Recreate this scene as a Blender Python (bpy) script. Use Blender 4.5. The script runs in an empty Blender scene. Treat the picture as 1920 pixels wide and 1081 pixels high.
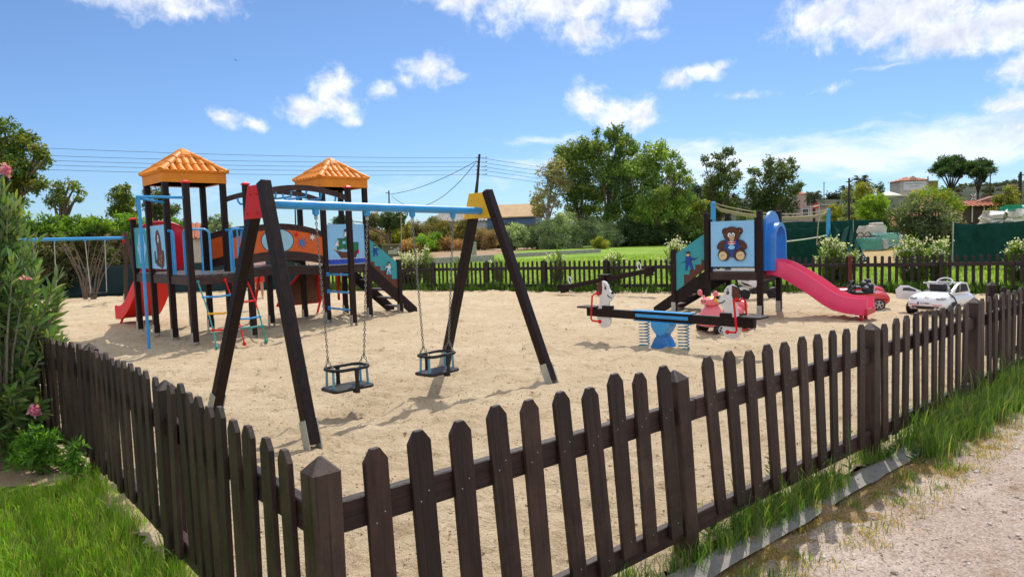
import bpy, bmesh, math, random
import numpy as np
from mathutils import Vector, Matrix, noise as mnoise
random.seed(11); RNG = np.random.default_rng(11)
S = bpy.context.scene; COL = S.collection; PI = math.pi; R = math.radians
# ------------------------------------------------------------------ camera
CAM_H, FPX, PITCH, ROLL = 1.65, 1300.0, math.atan(94/1300), R(1.8)
_f = Vector((0, math.cos(PITCH), -math.sin(PITCH))); _u0 = Vector((0, math.sin(PITCH), math.cos(PITCH))); _r0 = Vector((1, 0, 0))
_R = _r0*math.cos(ROLL) - _u0*math.sin(ROLL); _U = _u0*math.cos(ROLL) + _r0*math.sin(ROLL)
cd = bpy.data.cameras.new('camera'); cam = bpy.data.objects.new('camera', cd); COL.objects.link(cam)
cam.matrix_world = Matrix(((_R.x, _U.x, -_f.x, 0), (_R.y, _U.y, -_f.y, 0), (_R.z, _U.z, -_f.z, CAM_H), (0, 0, 0, 1)))
cd.sensor_width = 36; cd.lens = FPX/1920*36; cd.clip_end = 4000; cd.clip_start = .05
S.camera = cam
def ray(px, py): return _f + _R*((px-960)/FPX) - _U*((py-540.5)/FPX)
def at(px, py, z=0.0):                       # the point of height z seen at a pixel of the photograph
    d = ray(px, py); return Vector((0, 0, CAM_H)) + d*((z-CAM_H)/d.z)
def dep(px, py, Y):                          # the point at distance Y in front of the camera
    d = ray(px, py); return Vector((0, 0, CAM_H)) + d*(Y/d.y)
# ------------------------------------------------------------------ light
SUN_EL, SUN_AZ = R(53), R(18.5)              # sun ahead of the camera, a little to the right
sun_dir = Vector((math.sin(SUN_AZ)*math.cos(SUN_EL), math.cos(SUN_AZ)*math.cos(SUN_EL), math.sin(SUN_EL)))
sl = bpy.data.lights.new('sun', 'SUN'); so = bpy.data.objects.new('sun', sl); COL.objects.link(so)
sl.energy = 2.95; sl.angle = R(.5); sl.color = (1, .945, .86); so.rotation_euler = sun_dir.to_track_quat('Z', 'Y').to_euler(); so.location = (0, 0, 50)
S.view_settings.view_transform = 'Standard'; S.view_settings.look = 'None'; S.view_settings.gamma = 1
S.view_settings.exposure = 0.55
S.cycles.max_bounces = 6; S.cycles.transparent_max_bounces = 8; S.cycles.sample_clamp_indirect = 6
W = bpy.data.worlds.new('World'); S.world = W; W.use_nodes = True
def build_world():
    nt = W.node_tree; N = nt.nodes; Lk = nt.links; N.clear()
    out = N.new('ShaderNodeOutputWorld'); bg = N.new('ShaderNodeBackground'); bg.inputs[1].default_value = .15
    sky = N.new('ShaderNodeTexSky'); sky.sky_type = 'NISHITA'; sky.sun_disc = False
    sky.sun_elevation = SUN_EL; sky.sun_rotation = SUN_AZ; sky.altitude = 0; sky.air_density = 1.0; sky.dust_density = .25; sky.ozone_density = 1.6
    hs = N.new('ShaderNodeHueSaturation'); hs.inputs['Saturation'].default_value = .98; hs.inputs['Value'].default_value = 1.0
    tc = N.new('ShaderNodeTexCoord'); sp = N.new('ShaderNodeSeparateXYZ'); Lk.new(tc.outputs['Generated'], sp.inputs[0])
    def m(op, a, b=None, c=None, clamp=False):
        n = N.new('ShaderNodeMath'); n.operation = op; n.use_clamp = clamp
        for i, v in enumerate((a, b, c)):
            if v is None: continue
            if isinstance(v, (int, float)): n.inputs[i].default_value = v
            else: Lk.new(v, n.inputs[i])
        return n.outputs[0]
    az = m('ARCTAN2', sp.outputs[0], sp.outputs[1]); el = m('ARCSINE', sp.outputs[2])
    cb = N.new('ShaderNodeCombineXYZ'); Lk.new(az, cb.inputs[0]); Lk.new(el, cb.inputs[1])
    def noise(scale, det, rough=.55, src=None, off=0, sy=1.0):
        mp = N.new('ShaderNodeMapping'); mp.inputs['Location'].default_value = (off, off*.7, 0); mp.inputs['Scale'].default_value = (1, sy, 1)
        Lk.new(src or cb.outputs[0], mp.inputs[0])
        n = N.new('ShaderNodeTexNoise'); n.inputs['Scale'].default_value = scale; n.inputs['Detail'].default_value = det; n.inputs['Roughness'].default_value = rough
        Lk.new(mp.outputs[0], n.inputs['Vector']); return n
    gr = N.new('ShaderNodeMapRange'); gr.inputs[1].default_value = 0; gr.inputs[2].default_value = .42; Lk.new(el, gr.inputs[0])
    tn = N.new('ShaderNodeMix'); tn.data_type = 'RGBA'; Lk.new(gr.outputs[0], tn.inputs[0]); tn.inputs[6].default_value = (.31, .43, .61, 1); tn.inputs[7].default_value = (.355, .445, .56, 1)
    tm = N.new('ShaderNodeMix'); tm.data_type = 'RGBA'; tm.blend_type = 'MULTIPLY'; tm.inputs[0].default_value = 1; Lk.new(sky.outputs[0], tm.inputs[6]); Lk.new(tn.outputs[2], tm.inputs[7]); Lk.new(tm.outputs[2], hs.inputs['Color'])
    w = noise(11, 4)
    vm = N.new('ShaderNodeVectorMath'); vm.operation = 'MULTIPLY_ADD'; Lk.new(w.outputs['Color'], vm.inputs[0]); vm.inputs[1].default_value = (.05, .036, 0)
    sb = N.new('ShaderNodeVectorMath'); sb.operation = 'ADD'; Lk.new(cb.outputs[0], sb.inputs[0]); sb.inputs[1].default_value = (-.025, -.018, 0); Lk.new(sb.outputs[0], vm.inputs[2])
    P = vm.outputs[0]
    def field(lst):
        acc = None
        for (cx, cy, rx, ry, s) in lst:
            d = ray(cx, cy).normalized(); a0, e0 = math.atan2(d.x, d.y), math.asin(d.z)
            ax, ey = rx/FPX*math.cos(a0)**1.0, ry/FPX*math.cos(a0)
            q = N.new('ShaderNodeVectorMath'); q.operation = 'SUBTRACT'; Lk.new(P, q.inputs[0]); q.inputs[1].default_value = (a0, e0, 0)
            k = N.new('ShaderNodeVectorMath'); k.operation = 'MULTIPLY'; Lk.new(q.outputs[0], k.inputs[0]); k.inputs[1].default_value = (1/ax, 1/ey, 0)
            ln = N.new('ShaderNodeVectorMath'); ln.operation = 'LENGTH'; Lk.new(k.outputs[0], ln.inputs[0])
            v = m('MULTIPLY_ADD', ln.outputs['Value'], -s, s)
            acc = v if acc is None else m('MAXIMUM', acc, v)
        return acc
    puffs = [(290, -14, 190, 46, .95), (365, 12, 60, 26, .8), (880, -8, 110, 34, 1), (1040, 6, 210, 52, 1), (1105, 55, 95, 40, 1), (1190, 20, 60, 60, .9), (1205, 66, 45, 18, .8),
             (1560, 30, 130, 52, 1), (1690, 25, 210, 62, 1.2), (1800, 60, 150, 48, 1.2), (1900, 40, 120, 62, 1.2), (1510, 55, 50, 26, .9),
             (625, 160, 52, 42, 1), (575, 200, 76, 32, 1), (645, 195, 44, 46, 1), (663, 225, 26, 18, .9), (805, 128, 58, 34, .95), (850, 140, 34, 22, .8), (765, 150, 36, 16, .7), (712, 166, 30, 20, .7),
             (420, 222, 36, 22, .85), (470, 232, 30, 14, .7), (1105, 190, 52, 44, 1), (1160, 208, 62, 42, 1), (1205, 212, 46, 44, 1), (1265, 152, 42, 26, .95), (1315, 140, 60, 20, .9), (1350, 128, 32, 12, .8),
             (1915, 130, 56, 40, 1), (1930, 185, 80, 36, 1), (1900, 195, 70, 26, .9), (1960, 230, 120, 40, 1), (1560, 158, 34, 10, .5), (1400, 180, 60, 8, .45)]
    fbm = noise(26, 10, .66, P, 3.1); up = N.new('ShaderNodeVectorMath'); up.operation = 'ADD'; Lk.new(P, up.inputs[0]); up.inputs[1].default_value = (.004, .014, 0); fup = noise(26, 6, .6, up.outputs[0], 3.1); fbig = noise(9, 4, .5, P, 7.7)
    fld = field(puffs)
    body = m('ADD', fld, m('MULTIPLY_ADD', fbm.outputs[0], 2.1, -1.02))
    den = N.new('ShaderNodeMapRange'); den.interpolation_type = 'SMOOTHSTEP'; den.inputs[1].default_value = .0; den.inputs[2].default_value = .95; den.inputs[4].default_value = .97; Lk.new(body, den.inputs[0])
    # thin veils low in the sky, denser to the right
    veil_c = [(1500, 300, 760, 62, 1), (1820, 265, 420, 70, 1.15), (1010, 262, 120, 14, .75), (1250, 290, 420, 34, .8), (700, 350, 420, 30, .35), (1680, 116, 150, 6, .5), (1040, 310, 160, 34, .6), (320, 365, 300, 28, .3)]
    vf = field(veil_c); vn = noise(16, 7, .6, P, 1.3, 3.6)
    vb = m('ADD', vf, m('MULTIPLY_ADD', vn.outputs[0], 1.5, -.85))
    vd = N.new('ShaderNodeMapRange'); vd.interpolation_type = 'SMOOTHSTEP'; vd.inputs[1].default_value = 0; vd.inputs[2].default_value = .9; vd.inputs[4].default_value = .72; Lk.new(vb, vd.inputs[0])
    # broken white cloud added out of view, overhead and behind camera, for fill light
    gn = N.new('ShaderNodeTexNoise'); gn.inputs['Scale'].default_value = 2.6; gn.inputs['Detail'].default_value = 6; Lk.new(tc.outputs['Generated'], gn.inputs['Vector'])
    rg = N.new('ShaderNodeMapRange'); rg.interpolation_type = 'SMOOTHSTEP'; rg.inputs[1].default_value = .33; rg.inputs[2].default_value = .55; Lk.new(m('MAXIMUM', el, m('MULTIPLY_ADD', sp.outputs[1], -1.0, .3)), rg.inputs[0])
    gd = N.new('ShaderNodeMapRange'); gd.interpolation_type = 'SMOOTHSTEP'; gd.inputs[1].default_value = .40; gd.inputs[2].default_value = .52; Lk.new(gn.outputs[0], gd.inputs[0])
    dens = m('MAXIMUM', m('MAXIMUM', den.outputs[0], vd.outputs[0]), m('MULTIPLY', gd.outputs[0], rg.outputs[0]), clamp=True)
    # cloud colour: white crowns, greyer thick bodies
    sh = N.new('ShaderNodeMapRange'); sh.inputs[1].default_value = .1; sh.inputs[2].default_value = 1.5
    lit = m('MULTIPLY', m('SUBTRACT', fup.outputs[0], fbm.outputs[0]), 2.6)
    Lk.new(m('ADD', m('ADD', m('MULTIPLY', fld, .75), lit), m('MULTIPLY_ADD', fbig.outputs[0], 2.0, -.75)), sh.inputs[0])
    cr = N.new('ShaderNodeMix'); cr.data_type = 'RGBA'; Lk.new(sh.outputs[0], cr.inputs[0]); cr.inputs[6].default_value = (5.2, 5.3, 5.5, 1); cr.inputs[7].default_value = (3.3, 3.5, 4.1, 1)
    mx = N.new('ShaderNodeMix'); mx.data_type = 'RGBA'; Lk.new(dens, mx.inputs[0]); Lk.new(hs.outputs[0], mx.inputs[6]); Lk.new(cr.outputs[2], mx.inputs[7])
    Lk.new(mx.outputs[2], bg.inputs[0]); Lk.new(bg.outputs[0], out.inputs[0])
build_world()
# ------------------------------------------------------------------ materials
MATS = {}
def mat(name, col, rough=.6, var=.18, scale=6, bump=0.0, bscale=40, metal=0.0, spec=.4, stretch=(1, 1, 1), col2=None, f2=.5, rand=0.0, coat=0.0, detail=5, crack=False, wear=None):
    if name in MATS: return MATS[name]
    M = bpy.data.materials.new(name); M.use_nodes = True; nt = M.node_tree; N = nt.nodes; L = nt.links
    b = N['Principled BSDF']; b.inputs['Roughness'].default_value = rough; b.inputs['Metallic'].default_value = metal
    b.inputs['Specular IOR Level'].default_value = spec; b.inputs['Coat Weight'].default_value = coat
    tc = N.new('ShaderNodeTexCoord'); mp = N.new('ShaderNodeMapping'); mp.inputs['Scale'].default_value = stretch
    oi = N.new('ShaderNodeObjectInfo'); ad = N.new('ShaderNodeVectorMath'); ad.operation = 'MULTIPLY_ADD'
    L.new(oi.outputs['Random'], ad.inputs[0]); ad.inputs[1].default_value = (37, 23, 11); L.new(tc.outputs['Object'], ad.inputs[2]); L.new(ad.outputs[0], mp.inputs[0])
    n = N.new('ShaderNodeTexNoise'); n.inputs['Scale'].default_value = scale; n.inputs['Detail'].default_value = detail; n.inputs['Roughness'].default_value = .62; L.new(mp.outputs[0], n.inputs['Vector'])
    r = N.new('ShaderNodeValToRGB'); e = r.color_ramp.elements
    c2 = col2 or tuple(min(1, c*(1+var)) for c in col); c1 = tuple(c*(1-var) for c in col)
    e[0].position = .5-f2*.4; e[0].color = (*c1, 1); e[1].position = .5+f2*.4; e[1].color = (*c2, 1); L.new(n.outputs[0], r.inputs[0])
    last = r.outputs[0]
    if rand:
        hv = N.new('ShaderNodeHueSaturation'); mm = N.new('ShaderNodeMath'); mm.operation = 'MULTIPLY_ADD'; L.new(oi.outputs['Random'], mm.inputs[0]); mm.inputs[1].default_value = 2*rand; mm.inputs[2].default_value = 1-rand
        L.new(mm.outputs[0], hv.inputs['Value']); L.new(last, hv.inputs['Color']); last = hv.outputs[0]
    L.new(last, b.inputs['Base Color'])
    mr = N.new('ShaderNodeMapRange'); mr.inputs[3].default_value = max(.05, rough-.12); mr.inputs[4].default_value = min(1, rough+.14); L.new(n.outputs[0], mr.inputs[0]); L.new(mr.outputs[0], b.inputs['Roughness'])
    if bump:
        n2 = N.new('ShaderNodeTexNoise'); n2.inputs['Scale'].default_value = bscale; n2.inputs['Detail'].default_value = 4; L.new(mp.outputs[0], n2.inputs['Vector'])
        bp = N.new('ShaderNodeBump'); bp.inputs['Strength'].default_value = bump; bp.inputs['Distance'].default_value = .02; L.new(n2.outputs[0], bp.inputs['Height']); L.new(bp.outputs[0], b.inputs['Normal'])
    if wear:
        n4 = N.new('ShaderNodeTexNoise'); n4.inputs['Scale'].default_value = 1.7; n4.inputs['Detail'].default_value = 8; n4.inputs['Roughness'].default_value = .7; L.new(ad.outputs[0], n4.inputs['Vector']); r4 = N.new('ShaderNodeMapRange'); r4.inputs[1].default_value = .5; r4.inputs[2].default_value = .78; r4.inputs[4].default_value = wear[3]; L.new(n4.outputs[0], r4.inputs[0]); m4 = N.new('ShaderNodeMix'); m4.data_type = 'RGBA'; L.new(r4.outputs[0], m4.inputs[0]); L.new(last, m4.inputs[6]); m4.inputs[7].default_value = (*wear[:3], 1); last = m4.outputs[2]; L.new(last, b.inputs['Base Color'])
    if crack:
        mp2 = N.new('ShaderNodeMapping'); mp2.inputs['Scale'].default_value = (70, 70, 1.1) if stretch[2] < 2 else (1.1, 70, 70); L.new(ad.outputs[0], mp2.inputs[0]); n3 = N.new('ShaderNodeTexNoise'); n3.inputs['Scale'].default_value = 1; n3.inputs['Detail'].default_value = 2; L.new(mp2.outputs[0], n3.inputs['Vector'])
        r3 = N.new('ShaderNodeMapRange'); r3.inputs[1].default_value = .34; r3.inputs[2].default_value = .42; r3.inputs[3].default_value = .5; L.new(n3.outputs[0], r3.inputs[0]); ms = N.new('ShaderNodeVectorMath'); ms.operation = 'SCALE'; L.new(last, ms.inputs[0]); L.new(r3.outputs[0], ms.inputs['Scale']); L.new(ms.outputs[0], b.inputs['Base Color'])
    MATS[name] = M; return M
def leafmat(name, rough=.45, trans=.35, spec=.35):
    if name in MATS: return MATS[name]
    M = bpy.data.materials.new(name); M.use_nodes = True; nt = M.node_tree; N = nt.nodes; L = nt.links
    b = N['Principled BSDF']; b.inputs['Roughness'].default_value = rough; b.inputs['Specular IOR Level'].default_value = spec
    a = N.new('ShaderNodeAttribute'); a.attribute_name = 'tint'; L.new(a.outputs['Color'], b.inputs['Base Color'])
    t = N.new('ShaderNodeBsdfTranslucent'); g = N.new('ShaderNodeMix'); g.data_type = 'RGBA'; g.blend_type = 'MULTIPLY'; g.inputs[0].default_value = 1
    L.new(a.outputs['Color'], g.inputs[6]); g.inputs[7].default_value = (1.5, 1.45, .55, 1); L.new(g.outputs[2], t.inputs[0])
    mx = N.new('ShaderNodeMixShader'); mx.inputs[0].default_value = trans; L.new(b.outputs[0], mx.inputs[1]); L.new(t.outputs[0], mx.inputs[2]); L.new(mx.outputs[0], N['Material Output'].inputs[0])
    MATS[name] = M; return M
wood = mat('dark_stained_wood', (.023, .0105, .0082), .5, .4, 5, .35, 60, spec=.42, stretch=(9, 9, .8), col2=(.054, .025, .0185), rand=.32, crack=True, wear=(.13, .082, .058, .7))
wood2 = mat('play_post_wood', (.012, .006, .006), .5, .4, 4, .2, 50, spec=.22, stretch=(8, 8, .7), col2=(.027, .0125, .011), rand=.15, crack=True)
woodx = mat('dark_beam_wood', (.028, .0135, .012), .5, .4, 4, .25, 50, spec=.3, stretch=(.8, 8, 8), col2=(.060, .029, .0245), rand=.25, crack=True, wear=(.10, .07, .055, .6))
deckw = mat('deck_boards', (.09, .075, .075), .6, .35, 5, .3, 40, stretch=(9, 1, 1))
plank = mat('reddish_planks', (.10, .028, .014), .55, .4, 4, .3, 40, stretch=(1, 1, 9))
greyw = mat('weathered_picket', (.055, .042, .034), .75, .4, 6, .4, 60, stretch=(9, 9, .8), col2=(.11, .09, .075))
galv = mat('galvanised_steel', (.42, .42, .39), .45, .18, 9, .1, 60, metal=.55)
pale = mat('pale_steel_shoe', (.42, .42, .36), .55, .2, 9, .1, 60, metal=.2)
steel = mat('chain_steel', (.22, .21, .19), .45, .25, 30, metal=.7)
blue = mat('blue_paint', (.02, .29, .66), .34, .12, 7, spec=.5, coat=.15, wear=(.14, .36, .58, .35))
blue2 = mat('mid_blue_plastic', (.018, .17, .55), .3, .08, 6, spec=.5, coat=.2)
lblue = mat('pale_blue_board', (.25, .54, .84), .42, .06, 4, wear=(.33, .50, .66, .4))
teal = mat('teal_board', (.03, .30, .35), .42, .08, 4, wear=(.10, .33, .36, .4))
red = mat('red_paint', (.66, .010, .010), .42, .1, 6, spec=.25, wear=(.42, .06, .04, .2))
crim = mat('crimson_plastic', (.68, .006, .03), .3, .08, 5, spec=.5, coat=.2)
pinkred = mat('pink_red_plastic', (.72, .022, .115), .32, .08, 3, spec=.5, coat=.2, wear=(.62, .10, .16, .2))
orange = mat('orange_board', (.66, .115, .015), .42, .08, 4, wear=(.52, .17, .07, .4))
roofo = mat('orange_roof_plastic', (.69, .222, .011), .56, .16, 2.5, .08, 40, detail=7)
yell = mat('yellow_paint', (.80, .44, .006), .38, .08, 6, coat=.15)
black = mat('black_rubber', (.012, .012, .014), .55, .3, 20)
blk = mat('black_line', (.008, .008, .008), .5, .1)
white = mat('white_plastic', (.72, .72, .72), .35, .05, 5, wear=(.55, .52, .47, .4))
whitec = mat('white_car_paint', (.74, .75, .77), .25, .03, 5, coat=.5, wear=(.60, .56, .50, .35))
brown = mat('brown_board', (.10, .03, .018), .5, .15, 8)
cream = mat('cream_paint', (.66, .50, .28), .5, .08)
navy = mat('navy_paint', (.012, .05, .34), .42, .1)
green = mat('green_paint', (.01, .16, .07), .45, .12)
skinp = mat('skin_paint', (.72, .42, .25), .5, .06)
pinkp = mat('salmon_pink_plastic', (.80, .17, .20), .32, .08, 5, coat=.3)
palep = mat('pale_pink_plastic', (.74, .36, .46), .35, .06, 5, coat=.2)
ropeg = mat('teal_rope', (.06, .30, .30), .7, .2, 30)
rope = mat('tan_rope', (.42, .33, .20), .8, .2, 30)
conc = mat('concrete', (.33, .31, .28), .85, .3, 5, .5, 50)
darkglass = mat('dark_glass', (.02, .025, .03), .12, .1, 4, spec=.6)
tarp = mat('green_windbreak_cloth', (.010, .048, .040), .95, .3, 3, .3, 90, spec=.05)
# ------------------------------------------------------------------ mesh helpers
class MB:
    def __init__(s): s.v = []; s.f = []; s.m = []
    def add(s, vs, fs, m=None):
        o = len(s.v); s.v += [tuple(v) for v in vs]; s.f += [tuple(i+o for i in f) for f in fs]; s.m += [m]*len(fs)
    def box(s, c, d, rz=0, m=None, X=None):
        x, y, z = (k/2 for k in d); P = [Vector((a, b, e)) for e in (-z, z) for b in (-y, y) for a in (-x, x)]
        M = X or Matrix.Rotation(rz, 3, 'Z'); c = Vector(c)
        s.add([c + M @ p for p in P], [(0, 2, 3, 1), (4, 5, 7, 6), (0, 1, 5, 4), (2, 6, 7, 3), (0, 4, 6, 2), (1, 3, 7, 5)], m)
    def bar(s, a, b, w, h, m=None, up=(0, 0, 1)):
        a, b = Vector(a), Vector(b); d = b-a; L = d.length; d.normalize(); u = Vector(up)
        if abs(d.dot(u)) > .98: u = Vector((1, 0, 0))
        x = d.cross(u).normalized(); u = x.cross(d)
        s.box((a+b)/2, (w, L, h), m=m, X=Matrix((x, d, u)).transposed())
    def tube(s, pts, r, n=8, m=None, closed=False):
        P = [Vector(p) for p in pts]; K = len(P); rr = r if isinstance(r, (list, tuple)) else [r]*K; o = []
        ref = None
        for i in range(K):
            if closed: t = P[(i+1) % K]-P[i-1]
            else: t = P[min(i+1, K-1)]-P[max(i-1, 0)]
            t.normalize()
            if ref is None: ref = t.orthogonal().normalized()
            ref = (ref - t*ref.dot(t)); ref = ref.normalized() if ref.length > 1e-6 else t.orthogonal().normalized()
            q = t.cross(ref)
            o += [P[i] + (ref*math.cos(2*PI*j/n) + q*math.sin(2*PI*j/n))*rr[i] for j in range(n)]
        fs = []
        for i in range(K if closed else K-1):
            a, b = i*n, ((i+1) % K)*n
            fs += [(a+j, a+(j+1) % n, b+(j+1) % n, b+j) for j in range(n)]
        if not closed: fs += [tuple(range(n))[::-1], tuple(range((K-1)*n, K*n))]
        s.add(o, fs, m)
    def ball(s, c, r, n=12, k=8, m=None, X=None):
        r = (r, r, r) if isinstance(r, (int, float)) else r; c = Vector(c); vs = []
        for i in range(k+1):
            t = PI*i/k
            for j in range(n):
                p = Vector((r[0]*math.sin(t)*math.cos(2*PI*j/n), r[1]*math.sin(t)*math.sin(2*PI*j/n), r[2]*math.cos(t))); vs.append(c + (X @ p if X else p))
        s.add(vs, [(i*n+j, (i+1)*n+j, (i+1)*n+(j+1) % n, i*n+(j+1) % n) for i in range(k) for j in range(n)], m)
    def lathe(s, prof, c=(0, 0, 0), n=16, m=None, X=None):
        c = Vector(c); vs = []
        for r, z in prof:
            for j in range(n):
                p = Vector((r*math.cos(2*PI*j/n), r*math.sin(2*PI*j/n), z)); vs.append(c + (X @ p if X else p))
        K = len(prof); s.add(vs, [(i*n+j, i*n+(j+1) % n, (i+1)*n+(j+1) % n, (i+1)*n+j) for i in range(K-1) for j in range(n)] + [tuple(range(n))[::-1], tuple(range((K-1)*n, K*n))], m)
    def prism(s, poly, fr, d0, d1, m=None):            # fr = (origin, u, v, n)
        o, u, v, n = (Vector(k) for k in fr); K = len(poly)
        A = [o+u*x+v*y+n*d0 for x, y in poly] + [o+u*x+v*y+n*d1 for x, y in poly]
        s.add(A, [tuple(range(K))[::-1], tuple(range(K, 2*K))] + [(i, (i+1) % K, K+(i+1) % K, K+i) for i in range(K)], m)
    def loft(s, rings, m=None, caps=True, closed=True):
        n = len(rings[0]); K = len(rings); vs = [p for r in rings for p in r]
        fs = [(i*n+j, i*n+(j+1) % n, (i+1)*n+(j+1) % n, (i+1)*n+j) for i in range(K-1) for j in range(n if closed else n-1)]
        if caps: fs += [tuple(range(n))[::-1], tuple(range((K-1)*n, K*n))]
        s.add(vs, fs, m)
    def build(s, name, m, parent=None, smooth=False, bevel=0, label=None, loc=None):
        me = bpy.data.meshes.new(name); me.from_pydata(s.v, [], s.f); ms = []
        for k in s.m:
            k = k or m
            if k not in ms: ms.append(k)
        for k in ms: me.materials.append(k)
        me.polygons.foreach_set('material_index', [ms.index(k or m) for k in s.m])
        bm = bmesh.new(); bm.from_mesh(me); bmesh.ops.recalc_face_normals(bm, faces=bm.faces[:]); bm.to_mesh(me); bm.free()
        if smooth: me.polygons.foreach_set('use_smooth', [True]*len(me.polygons)); me.set_sharp_from_angle(angle=R(45))
        o = bpy.data.objects.new(name, me); COL.objects.link(o)
        if parent: o.parent = parent
        if loc: o.location = loc
        if bevel:
            b = o.modifiers.new('b', 'BEVEL'); b.width = bevel; b.segments = 1 if bevel < .012 else 2; b.limit_method = 'ANGLE'; b.angle_limit = R(40)
        if label: o['label'] = label
        return o
def thing(name, label, cat, loc=(0, 0, 0), rz=0, group=None):
    o = bpy.data.objects.new(name, None); COL.objects.link(o); o.location = loc; o.rotation_euler = (0, 0, rz); o.empty_display_size = .2
    o['label'] = label; o['category'] = cat
    if group: o['group'] = group
    return o
def tag(o, label, cat, group=None, kind=None):
    if label: o['label'] = label
    if cat: o['category'] = cat
    if group: o['group'] = group
    if kind: o['kind'] = kind
    return o
def copy_tree(o, parent=None):
    c = o.copy(); COL.objects.link(c)
    if parent: c.parent = parent
    for ch in list(o.children): copy_tree(ch, c)
    return c
def mixed(pts, k=4): return pts
def ell(cx, cy, rx, ry=None, rot=0, n=20, a0=0, a1=2*PI):
    ry = ry or rx; c, s_ = math.cos(rot), math.sin(rot); full = abs(a1-a0-2*PI) < 1e-6; K = n if full else n+1
    return [(cx + rx*math.cos(t)*c - ry*math.sin(t)*s_, cy + rx*math.cos(t)*s_ + ry*math.sin(t)*c) for t in (a0+(a1-a0)*i/n for i in range(K))]
class Art:                                              # painted cut-outs stacked on a board
    def __init__(s, mb, fr, d0): s.mb = mb; s.fr = fr; s.d = d0
    def p(s, poly, m): s.mb.prism(poly, s.fr, s.d-.001, s.d+.0022, m); s.d += .0016
    def o(s, cx, cy, rx, ry=None, m=None, rot=0, line=.012):
        ry = ry or rx
        if line: s.p(ell(cx, cy, rx+line, ry+line, rot), blk)
        s.p(ell(cx, cy, rx, ry, rot), m)
def star(cx, cy, r, k=5, q=.42, a=PI/2):
    return [(cx + (r if i % 2 == 0 else r*q)*math.cos(a+PI*i/k), cy + (r if i % 2 == 0 else r*q)*math.sin(a+PI*i/k)) for i in range(2*k)]
def npmesh(name, V, F, m, tint=None, parent=None, smooth=False):
    V = np.asarray(V, np.float32); F = np.asarray(F, np.int32); me = bpy.data.meshes.new(name); k = F.shape[1]
    me.vertices.add(len(V)); me.vertices.foreach_set('co', V.ravel()); me.loops.add(F.size); me.loops.foreach_set('vertex_index', F.ravel())
    me.polygons.add(len(F)); me.polygons.foreach_set('loop_start', np.arange(0, F.size, k, dtype=np.int32)); me.polygons.foreach_set('loop_total', np.full(len(F), k, np.int32))
    if tint is not None:
        a = me.color_attributes.new('tint', 'FLOAT_COLOR', 'POINT'); c = np.ones((len(V), 4), np.float32); c[:, :3] = tint; a.data.foreach_set('color', c.ravel())
    if smooth: me.polygons.foreach_set('use_smooth', np.ones(len(F), bool))
    me.materials.append(m); me.update(calc_edges=True); me.validate()
    o = bpy.data.objects.new(name, me); COL.objects.link(o)
    if parent: o.parent = parent
    return o
def nrm(a): return a/np.maximum(np.linalg.norm(a, axis=1, keepdims=True), 1e-9)
def leaves(P, D, L, asp, C, fold=.25, bend=.0, segs=1):  # leaf blades: base points, directions, lengths, colours
    n = len(P); D = nrm(D); X = nrm(np.cross(D, RNG.normal(size=(n, 3)))); Z = np.cross(X, D); L = np.broadcast_to(L, n)[:, None]; Wd = L*asp/2
    if segs == 1:
        mid = P + D*L*.45; V = np.stack([P, mid+X*Wd+Z*Wd*fold, P+D*L, mid-X*Wd+Z*Wd*fold], 1); F = (np.arange(n)[:, None, None]*4 + np.array([[0, 1, 2], [0, 2, 3]])[None]).reshape(-1, 3); k = 4
    else:
        ts = [0, .22, .55, .82, 1.0]; ws = [.12, .85, 1, .62, .03]; rows = []
        g = np.array([0, 0, -1.0])
        for t, w in zip(ts, ws):
            c = P + D*L*t + g*(bend*L*t*t); rows += [c+X*Wd*w+Z*Wd*w*fold, c, c-X*Wd*w+Z*Wd*w*fold]
        V = np.stack(rows, 1); k = 15; q = []
        for i in range(4):
            a = i*3; q += [[a, a+1, a+4, a+3], [a+1, a+2, a+5, a+4]]
        F = (np.arange(n)[:, None, None]*15 + np.array(q)[None]).reshape(-1, 4)
    return V.reshape(-1, 3), F, np.repeat(C, k, 0)
def blob_leaves(blobs, L, asp, cols, cov=.8, squash=.85, sub=9, jit=.55, droop=.25, up=0.0, cap=60000):
    PP, DD, CC = [], [], []; cols = np.array(cols)
    for c, r in blobs:
        n = int(min(cov*12.6*r*r/(L*L*asp*.5), 9000)); K = max(4, int(sub*max(1, (r/ (L*6)))**.5*1.4)); 
        sd = nrm(RNG.normal(size=(K, 3))); sc = sd*(r*RNG.uniform(.35, .95, (K, 1))); sr = r*RNG.uniform(.25, .5, K); st = RNG.uniform(.72, 1.3, K); sci = RNG.integers(0, len(cols), K)
        w = RNG.integers(0, K, n); off = nrm(RNG.normal(size=(n, 3)))*(sr[w]*RNG.uniform(.15, 1, n)**.6)[:, None]
        p = sc[w] + off; p[:, 2] *= squash
        d = nrm(off + RNG.normal(size=(n, 3))*.1)*(1-jit) + RNG.normal(size=(n, 3))*jit; d[:, 2] += up-droop
        ci = np.where(RNG.random(n) < .6, sci[w], RNG.integers(0, len(cols), n))
        PP.append(p+np.array(c)); DD.append(d); CC.append(cols[ci]*(st[w]*RNG.uniform(.75, 1.25, n))[:, None])
    P, D, C = np.concatenate(PP), np.concatenate(DD), np.concatenate(CC)
    return leaves(P, D, L*RNG.uniform(.7, 1.3, len(P)), asp, C)
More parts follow.
